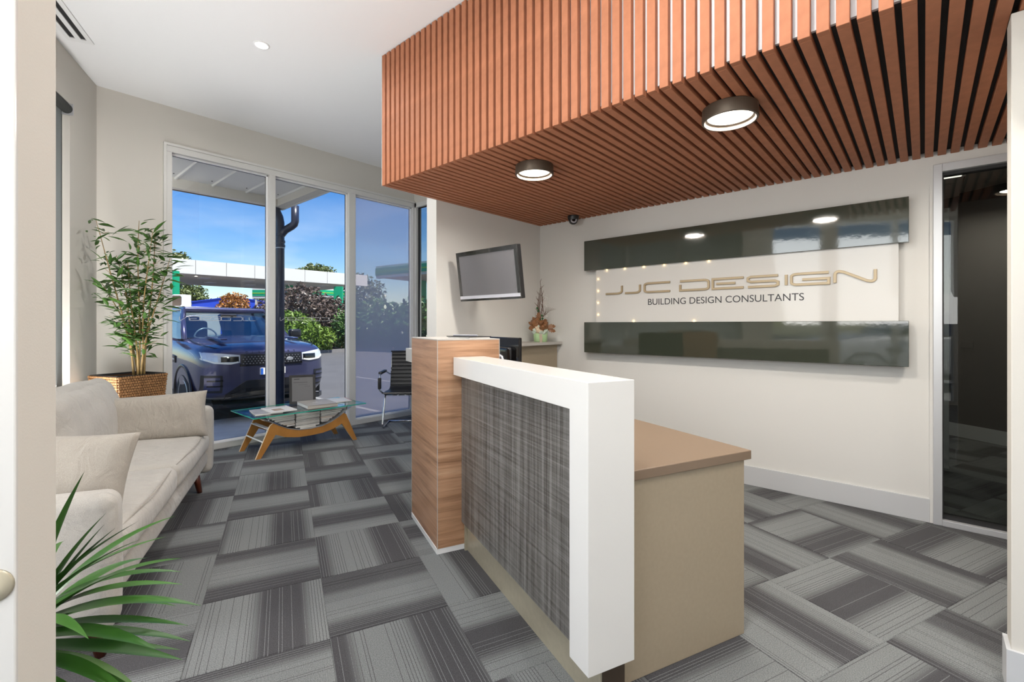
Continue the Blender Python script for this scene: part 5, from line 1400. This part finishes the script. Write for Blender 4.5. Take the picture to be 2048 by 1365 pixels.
    # bonnet shut line and raised centre
    MB().tube([(-1.36, -.80, 1.296), (-.9, -.845, 1.246), (-.42, -.83, 1.200), (-.20, -.76, 1.168), (-.10, -.55, 1.132), (-.07, 0, 1.138), (-.10, .55, 1.132), (-.20, .76, 1.168), (-.42, .83, 1.200), (-.9, .845, 1.246), (-1.36, .80, 1.296)], .006, 6).build('bonnet_shut_line', 'cartrim', body)
    for s in sgn: MB().rbox(.40, .05, .012, .011, 4, at=(-.86, s * .56, 1.272)).build('bonnet_ridge', 'carpaint', body, smooth=True, rot=(0, R(-2.2) * -1, 0))
    # cabin: roof, pillars, glass
    B0, B1, R0, R1 = -1.36, -4.86, -2.16, -4.70
    ZB, ZR = 1.280, 1.785
    def quadp(name, pts, m, th=.008, parent=car):
        p = [Vector(q) for q in pts]; nn = (p[1] - p[0]).cross(p[-1] - p[0]).normalized() * th
        k = len(p); v = p + [q - nn for q in p]
        return MB().add(v, [tuple(range(k)), tuple(range(2 * k - 1, k - 1, -1))] + [(i, i + k, (i + 1) % k + k, (i + 1) % k) for i in range(k)]).build(name, m, parent)
    wsn = MB(); v = []; f = []; NN = 10
    for i in range(NN + 1):
        u = -1 + 2 * i / NN; bow = -.10 * u * u
        v += [(B0 + .02 + bow, u * .80, ZB + .02), (R0 + .03 + bow * .6, u * .665, ZR - .025)]
    for i in range(NN): a = 2 * i; f.append((a, a + 2, a + 3, a + 1))
    wsn.add(v, f).build('windscreen', 'carglass', car, smooth=True)
    roof = MB().rbox((R0 - R1) / 2 + .05, .695, .045, .04, 8, bulge=(0, 0, .035), at=((R0 + R1) / 2, 0, ZR + .012)).build('roof', 'carpaint', car, smooth=True)
    for s in sgn:
        MB().bar((-2.5, s * .60, ZR + .068), (-4.4, s * .60, ZR + .068), .04, .03).build('roof_rail', 'cartrim', roof)
        MB().tube([(B0 - .06, s * .845, ZB - .02), (-1.75, s * .785, 1.535), (R0 + .02, s * .69, ZR - .01)], .042, 10).build('a_pillar', 'carpaint', car, smooth=True)
        MB().bar((-2.78, s * .875, ZB - .03), (-2.86, s * .695, ZR), .11, .03).build('b_pillar', 'gloss', car)
        MB().bar((-3.75, s * .875, ZB - .03), (-3.80, s * .695, ZR), .10, .03).build('c_pillar', 'gloss', car)
        MB().bar((-4.75, s * .85, ZB - .03), (-4.62, s * .69, ZR), .26, .04).build('d_pillar', 'carpaint', car)
        MB().bar((B0 - .05, s * .872, ZB - .012), (B1, s * .872, ZB - .012), .035, .03).build('belt_trim', 'gloss', car)
        quadp('side_window', [(B0 - .10, s * .855, ZB), (-2.76, s * .872, ZB), (-2.84, s * .70, ZR - .02), (R0 - .04, s * .70, ZR - .02)], 'carglass')
        quadp('side_window', [(-2.80, s * .872, ZB), (-4.72, s * .862, ZB), (-4.62, s * .70, ZR - .02), (-2.88, s * .70, ZR - .02)], 'carglass')
        mir = MB().rbox(.075, .115, .085, .05, 3, at=(-1.66, s * 1.085, 1.350)).build('wing_mirror', 'cartrim', car, smooth=True)
        MB().bar((-1.66, s * .90, 1.26), (-1.66, s * 1.05, 1.31), .07, .04).build('mirror_stalk', 'carpaint', mir)
        quadp('fender_vent', [(-1.30, s * 1.006, .90), (-1.60, s * 1.006, .92), (-1.60, s * 1.004, 1.03), (-1.34, s * 1.004, 1.01)][::s], 'gloss', .012)
        MB().bar((-1.33, s * 1.012, .955), (-1.58, s * 1.012, .97), .01, .018).build('vent_bar', 'carsilver', car)
        for x in (-.92, -3.84):
            am = MB(); v = []; f = []; na = 26
            for i in range(na + 1):
                a = R(-12 + 204 * i / na)
                for rr, yy in ((.450, .90), (.450, 1.004), (.495, 1.004), (.500, .985)): v.append((x + rr * math.cos(a), s * yy, .40 + rr * math.sin(a)))
            for i in range(na): f += [(i * 4 + k, i * 4 + k + 1, i * 4 + 4 + k + 1, i * 4 + 4 + k) for k in range(3)]
            am.add(v, f).build('arch_trim', 'cartrim', car, smooth=True)
        MB().box(-1.40, -3.36, s * .93, s * 1.002, .30, .40).build('side_skirt', 'cartrim', car)
    for x in (-.92, -3.84):
        for s in sgn:
            wh = MB().lathe([(.255, -.11), (.34, -.12), (.378, -.10), (.385, -.05), (.385, .05), (.378, .10), (.34, .12), (.265, .112)], (0, 0, 0), 40, 'y').build('wheel', 'tyre', car, loc=(x, s * .875, .385), smooth=True)
            rim = MB(); rim.lathe([(.268, -.05), (.268, .112), (.256, .116), (.245, .105), (.240, -.04)], (0, 0, 0), 40, 'y', 1)
            rim.lathe([(.24, -.03), (.24, -.02), (0, -.02)], (0, 0, 0), 30, 'y', 0)
            for k in range(10):
                a = 2 * PI * k / 10 + (.14 if k % 2 else -.14); rim.bar((.03 * math.cos(a), .085, .03 * math.sin(a)), (.248 * math.cos(a), .098, .248 * math.sin(a)), .02, .036, 1)
            rim.lathe([(.05, .06), (.05, .104), (.04, .11), (0, .11)], (0, 0, 0), 20, 'y', 1)
            if s < 0:
                rim.v = [(p[0], -p[1], p[2]) for p in rim.v]
            rim.build('rim', ['cartrim', 'carsilver'], wh)
    # cabin: dashboard, steering wheel, seats, mirror
    MB().box(-1.42, -1.95, -.80, .80, 1.12, 1.285).build('dashboard', 'carseat', car, bevel=.03)
    sw_ = MB(); ringp = [(-1.98 - .075 * math.sin(R(a)) * .4, -.38 + .185 * math.cos(R(a)), 1.27 + .185 * math.sin(R(a))) for a in range(0, 361, 15)]
    sw_.tube(ringp, .014, 8, caps=False).build('steering_wheel', 'carsilver', car, smooth=True)
    for y in (-.40, .40):
        MB().rbox(.07, .25, .34, .06, 3, at=(-2.75, y, 1.26)).build('seat_back', 'carseat', car, smooth=True); MB().rbox(.05, .13, .09, .045, 2, at=(-2.78, y, 1.60)).build('headrest', 'carseat', car, smooth=True)
    MB().box(-2.04, -1.98, -.13, .13, 1.655, 1.715).build('rear_view_mirror', 'cartrim', car, bevel=.01)
    return car
car1 = make_car('dark navy SUV parked nose-in outside the window', (-7.87, 3.06, GZ0), 0)
M['whitepaint'] = mat('white_car_paint', (0.72, 0.72, 0.72), 0.25, coat=1.0)
def copy_tree(o, parent=None):
    c = o.copy(); C.objects.link(c); c.parent = parent
    for k in list(o.children): copy_tree(k, c)
    return c
car2 = copy_tree(car1); car2['label'] = 'white car parked outside the entrance, seen mirrored in the sign'
p_ = lw(5.6, -4.6); car2.location = (p_[0], p_[1], GZ0); car2.rotation_euler = (0, 0, LA + R(180))
def swap(o):
    for sl_ in o.material_slots:
        if sl_.material and sl_.material.name == 'navy_car_paint':
            mm = sl_.material; sl_.link = 'OBJECT'; sl_.material = M['whitepaint']
    for k in o.children: swap(k)
swap(car2)

# ---- petrol station canopies
def rect_between(p, q, z0, z1, th, mb, m=0):
    dx, dy = q[0] - p[0], q[1] - p[1]; l = math.hypot(dx, dy); a, b = -dy / l * th, dx / l * th
    mb.prism([p, q, (q[0] + a, q[1] + b), (p[0] + a, p[1] + b)], 'z', z0, z1, m)
def lerp2(p, q, f): return (p[0] + (q[0] - p[0]) * f, p[1] + (q[1] - p[1]) * f)
cn = thing('station_canopy', 'white petrol station canopy across the road', 'canopy', (0, 0, 0))
A0, A1 = (-37.51, 5.81), (-37.58, 22.84)
dxx, dyy = A1[0] - A0[0], A1[1] - A0[1]; ll = math.hypot(dxx, dyy); nxx, nyy = -dyy / ll, dxx / ll
if nxx * A0[0] + nyy * A0[1] < 0: nxx, nyy = -nxx, -nyy
N9 = 9
for i in range(N9):
    m_ = MB(); a, b = lerp2(A0, A1, i / N9 + .0008), lerp2(A0, A1, (i + 1) / N9 - .0008)
    m_.prism([a, b, (b[0] + nxx * .25, b[1] + nyy * .25), (a[0] + nxx * .25, a[1] + nyy * .25)], 'z', 4.75, 5.72); m_.build('fascia_panel', 'servowhite', cn)
m_ = MB(); DP = 11.0
m_.prism([(A0[0] + nxx * .25, A0[1] + nyy * .25), (A1[0] + nxx * .25, A1[1] + nyy * .25), (A1[0] + nxx * DP, A1[1] + nyy * DP), (A0[0] + nxx * DP, A0[1] + nyy * DP)], 'z', 4.80, 5.60); m_.build('soffit', 'servosoffit', cn)
for k in range(9):
    c = lerp2(A0, A1, .12 + .09 * k); c = (c[0] + nxx * (3 + 4 * (k % 2)), c[1] + nyy * (3 + 4 * (k % 2)))
    MB().box(c[0] - .55, c[0] + .55, c[1] - .3, c[1] + .3, 4.76, 4.80).build('canopy_light', 'duct', cn)
for f in (.10, .72, .985):
    c = lerp2(A0, A1, f); c = (c[0] + nxx * 5, c[1] + nyy * 5); MB().box(c[0] - .22, c[0] + .22, c[1] - .22, c[1] + .22, GZ0, 4.8).build('column', 'servogreen', cn)
# second canopy with green banding, behind and to the right
def green_canopy(label, pa, pb, z0, z1, depth, cols, green=True):
    t = thing('station_canopy', label, 'canopy', (0, 0, 0))
    dx, dy = pb[0] - pa[0], pb[1] - pa[1]; l = math.hypot(dx, dy); nx2, ny2 = -dy / l, dx / l
    if nx2 * pa[0] + ny2 * pa[1] < 0: nx2, ny2 = -nx2, -ny2
    def slab(zz0, zz1, o0, o1, name, m):
        MB().prism([(pa[0] + nx2 * o0, pa[1] + ny2 * o0), (pb[0] + nx2 * o0, pb[1] + ny2 * o0), (pb[0] + nx2 * o1, pb[1] + ny2 * o1), (pa[0] + nx2 * o1, pa[1] + ny2 * o1)], 'z', zz0, zz1).build(name, m, t)
    slab(z0, z1, 0, .3, 'fascia', 'servowhite'); slab(z0 + .05, z1 - .1, .3, depth, 'roof_slab', 'servosoffit')
    if green:
        h = z1 - z0; slab(z0 + h * .22, z1 - h * .18, -.06, -.005, 'green_band', 'servogreen'); slab(z0 + h * .45, z0 + h * .55, -.08, -.065, 'lime_stripe', 'servolime')
    for f in cols:
        c = lerp2(pa, pb, f); c = (c[0] + nx2 * depth * .4, c[1] + ny2 * depth * .4)
        MB().box(c[0] - .3, c[0] + .3, c[1] - .3, c[1] + .3, GZ0, z0 + .06).build('column', 'servogreen', t)
    return t
green_canopy('far petrol canopy with green stripe behind the brown shrub', (-52.79, 22.73), (-53.99, 29.68), 4.6, 5.6, 3.5, (.3, .8))
green_canopy('petrol canopy with green band seen through the frosted pane', (-27.31, 17.23), (-20.47, 17.94), 4.35, 5.15, 8, (.12, .6))
gs_ = thing('station_sign', 'small green and white fascia sign left of the window post', 'sign', (*(-53.37, 19.54), GZ0), R(41.5))
MB().box(-.75, 1.6, -.12, .12, 4.35, 5.45).build('panel', 'servowhite', gs_); MB().box(-.75, 1.6, -.15, -.125, 4.6, 5.25).build('green_band', 'servogreen', gs_)
MB().box(-.75, 1.6, -.17, -.155, 4.85, 4.95).build('lime_stripe', 'servolime', gs_)
for x in (-.4, 1.2): MB().box(x - .08, x + .08, -.08, .08, 0, 4.35).build('leg', 'servowhite', gs_)
# fuel price totem: green slab with pale flower mark
tt = thing('station_sign', 'green petrol station sign column beyond the brown shrub', 'sign', (-37.65, 20.10, GZ0), R(41.5))
MB().box(-.35, .35, -.15, .15, 1.2, 4.8).build('panel', 'servogreen', tt); MB().box(-.35, .35, -.16, .16, .6, 1.2).build('base_panel', 'servowhite', tt)
MB().lathe([(.30, -.17), (.30, -.155)], (0.05, 0, 2.6), 14, 'y').build('round_mark', 'servolime', tt); MB().lathe([(.16, -.18), (.16, -.17)], (0.05, 0, 1.75), 14, 'y').build('round_mark', 'servowhite', tt)
ty = thing('fuel_pump', 'yellow and white fuel pump behind the shrubs', 'fuel pump', (-39.10, 21.49, GZ0), R(41.5))
MB().box(-.5, .5, -.3, .3, 0, 1.2).build('body', 'servowhite', ty, bevel=.03); MB().box(-.55, .55, -.33, .33, 1.2, 2.3).build('head', 'servoyellow', ty, bevel=.03)
# small station pylon with teal edge close to the window frame
ts = thing('station_pylon', 'white pylon with teal edge beside the window frame', 'sign', (-33.12, 6.75, GZ0), R(41.5))
MB().box(-1.2, .72, -.2, .2, 0, 4.35).build('panel', 'servowhite', ts); MB().box(.73, .93, -.22, .22, 2.9, 4.65).build('teal_edge', 'servogreen', ts)
# site hut with air conditioner
hut = thing('site_hut', 'low white roofed hut behind the car', 'building', (-28.47, 6.86, GZ0), R(41.5))
MB().box(-2.4, 1.15, -1.0, 1.0, 0, 2.28).build('walls', 'servowhite', hut); MB().box(-2.5, 1.25, -1.1, 1.1, 2.28, 2.42).build('roof', 'duct', hut)
acu = thing('air_conditioner', 'white air conditioner box on the hut roof', 'air conditioner', (-28.21, 6.56, GZ0 + 2.42), R(41.5))
MB().box(-.36, .36, -.28, .28, 0, .62).build('casing', 'duct', acu, bevel=.03)
MB().prism([(-.25, .12), (-.18, .04), (.18, .04), (.25, .12), (.25, .48), (.18, .56), (-.18, .56), (-.25, .48)], 'y', -.292, -.2805).build('fan_grille', 'trunk', acu)
# cobalt warehouse
wh_ = thing('warehouse', 'cobalt blue warehouse with a shallow roof beyond the car', 'building', (-64.06, 20.78, GZ0), R(41.5 + 8))
MB().prism([(-5.2, 0), (5.4, 0), (5.4, 4.05), (1.0, 4.72), (-1.5, 4.80), (-5.2, 4.30)], 'y', 0, 4.5).build('shell', 'bluewall', wh_)
MB().prism([(-5.3, 4.30), (-1.5, 4.82), (1.0, 4.74), (5.5, 4.06), (5.5, 4.15), (1.0, 4.83), (-1.5, 4.91), (-5.3, 4.39)], 'y', -.1, 4.6).build('roof_edge', 'bluewall', wh_)
# garden bed, kerb, shrubs
bed = struct(MB().prism([(-23.30, 9.43), (-24.97, 14.23), (-20.66, 15.77), (-15.70, 15.48), (-24.27, 23.92), (-32.01, 22.42), (-34.17, 13.84)], 'z', GZ0, GZ0 + 0.10).build('path_2', 'mulch'), 'mulched garden bed across the car park')
kb = MB(); rect_between((-23.16, 9.29), (-24.79, 14.12), GZ0, GZ0 + .16, .18, kb); rect_between((-24.79, 14.12), (-20.50, 15.64), GZ0, GZ0 + .16, .18, kb); rect_between((-20.50, 15.64), (-15.56, 15.34), GZ0, GZ0 + .16, .18, kb)
struct(kb.build('trim_3', 'kerb'), 'grey kerb edging the garden bed')
def shrub(name, label, cat, pos, h, rx, m, n, leaf, z0=0.0, seed=1, group=None, shell=.35, trunk=.05, long=2.0):
    tr_ = thing(name, label, cat, (pos[0], pos[1], GZ0), 0, group)
    fo_ = foliage(n, (rx, rx, h / 2), leaf, seed, shell, long=long).build('foliage', m, tr_, loc=(0, 0, z0 + h / 2)); stuff(fo_)
    r_ = random.Random(seed)
    MB().tube([(0, 0, 0), (.05, .03, (z0 + h * .3)), (r_.uniform(-.1, .1), 0, z0 + h * .75)], [trunk, trunk * .8, trunk * .3], 8).build('trunk', 'trunk', tr_, smooth=True)
    br = MB()
    for k in range(8):
        a = 2 * PI * k / 8 + r_.uniform(-.3, .3); z1 = z0 + h * r_.uniform(.2, .4)
        br.tube([(0, 0, z1), (rx * .4 * math.cos(a), rx * .4 * math.sin(a), z1 + h * .2), (rx * .75 * math.cos(a), rx * .75 * math.sin(a), z1 + h * r_.uniform(.25, .45))], [trunk * .5, trunk * .35, trunk * .12], 6)
    br.build('branches', 'trunk', tr_); return tr_
shrub('dry_shrub', 'tall dry brown shrub beside the downpipe', 'shrub', (-27.54, 12.35), 3.9, 1.45, 'brownbush', 5200, .10, .1, 31, long=2.6)
shrub('dry_shrub', 'tall dry brown shrub nearest the window post', 'shrub', (-27.33, 13.87), 3.2, 1.25, 'brownbush', 4200, .10, .1, 32, long=2.6)
shrub('dry_shrub', 'small dark brown shrub behind the car roof', 'shrub', (-28.65, 10.71), 2.6, .8, 'brownbush', 1500, .10, .3, 33, long=2.4)
shrub('green_shrub', 'bright green conifer shrub beside the car bonnet', 'shrub', (-24.43, 10.70), 2.2, 1.15, 'greenbush', 5200, .085, -.05, 34, shell=.3, long=3.0)
shrub('green_shrub', 'low bright green shrub to the right of the conifer', 'shrub', (-24.63, 11.86), 1.55, .9, 'greenbush', 3200, .085, -.05, 35, shell=.3, long=3.0)
shrub('green_shrub', 'green shrub against the window post under the sign column', 'shrub', (-25.69, 14.12), 2.4, .75, 'hedge', 1800, .10, 0, 36)
for k, pos_ in enumerate(((-25.1, 14.92), (-23.83, 15.23), (-22.58, 15.54), (-21.36, 15.82), (-20.13, 16.1))):
    shrub('hedge_bush', ('leftmost', 'second from the left', 'middle', 'second from the right', 'rightmost')[k] + ' hedge bush blurred behind the frosted pane', 'shrub', pos_, 2.9 + .2 * (k % 2), 1.05, 'hedge', 2200, .13, -.05, 40 + k, 'hedge bushes behind the frosted pane')
shrub('gum_tree', 'broad gum tree under the left end of the canopy', 'tree', (-78.31, 18.86), 6.2, 2.9, 'gum', 5200, .22, 1.4, 50, 'trees beyond the station', trunk=.2)
shrub('gum_tree', 'gum tree poking above the canopy at far left', 'tree', (-66.14, 14.93), 4.2, 2.0, 'gum', 2200, .22, 6.0, 51, 'trees beyond the station', trunk=.2)
shrub('gum_tree', 'small rounded gum crown above the canopy on the right', 'tree', (-64.46, 31.10), 3.2, 2.8, 'gum', 2600, .22, 6.9, 52, 'trees beyond the station', trunk=.2)
shrub('gum_tree', 'distant gum tree right of the orange tree', 'tree', (-80.15, 30.57), 5.2, 2.6, 'gum', 2200, .26, 1.8, 53, 'trees beyond the station', trunk=.2)
shrub('gum_tree', 'distant gum tree behind the blue warehouse', 'tree', (-125.14, 38.84), 4.4, 4.6, 'gum', 2200, .28, 3.9, 54, 'trees beyond the station', trunk=.2)
shrub('gum_tree', 'dark gum tree seen through the frosted pane', 'tree', (-54.31, 32.07), 6.5, 3.2, 'gum', 2600, .26, 1.2, 55, 'trees beyond the station', trunk=.2)
shrub('autumn_tree', 'small orange autumn tree in front of the blue warehouse', 'tree', (-55.46, 17.70), 3.1, 1.55, 'orangetree', 2600, .15, 1.8, 56, trunk=.1)
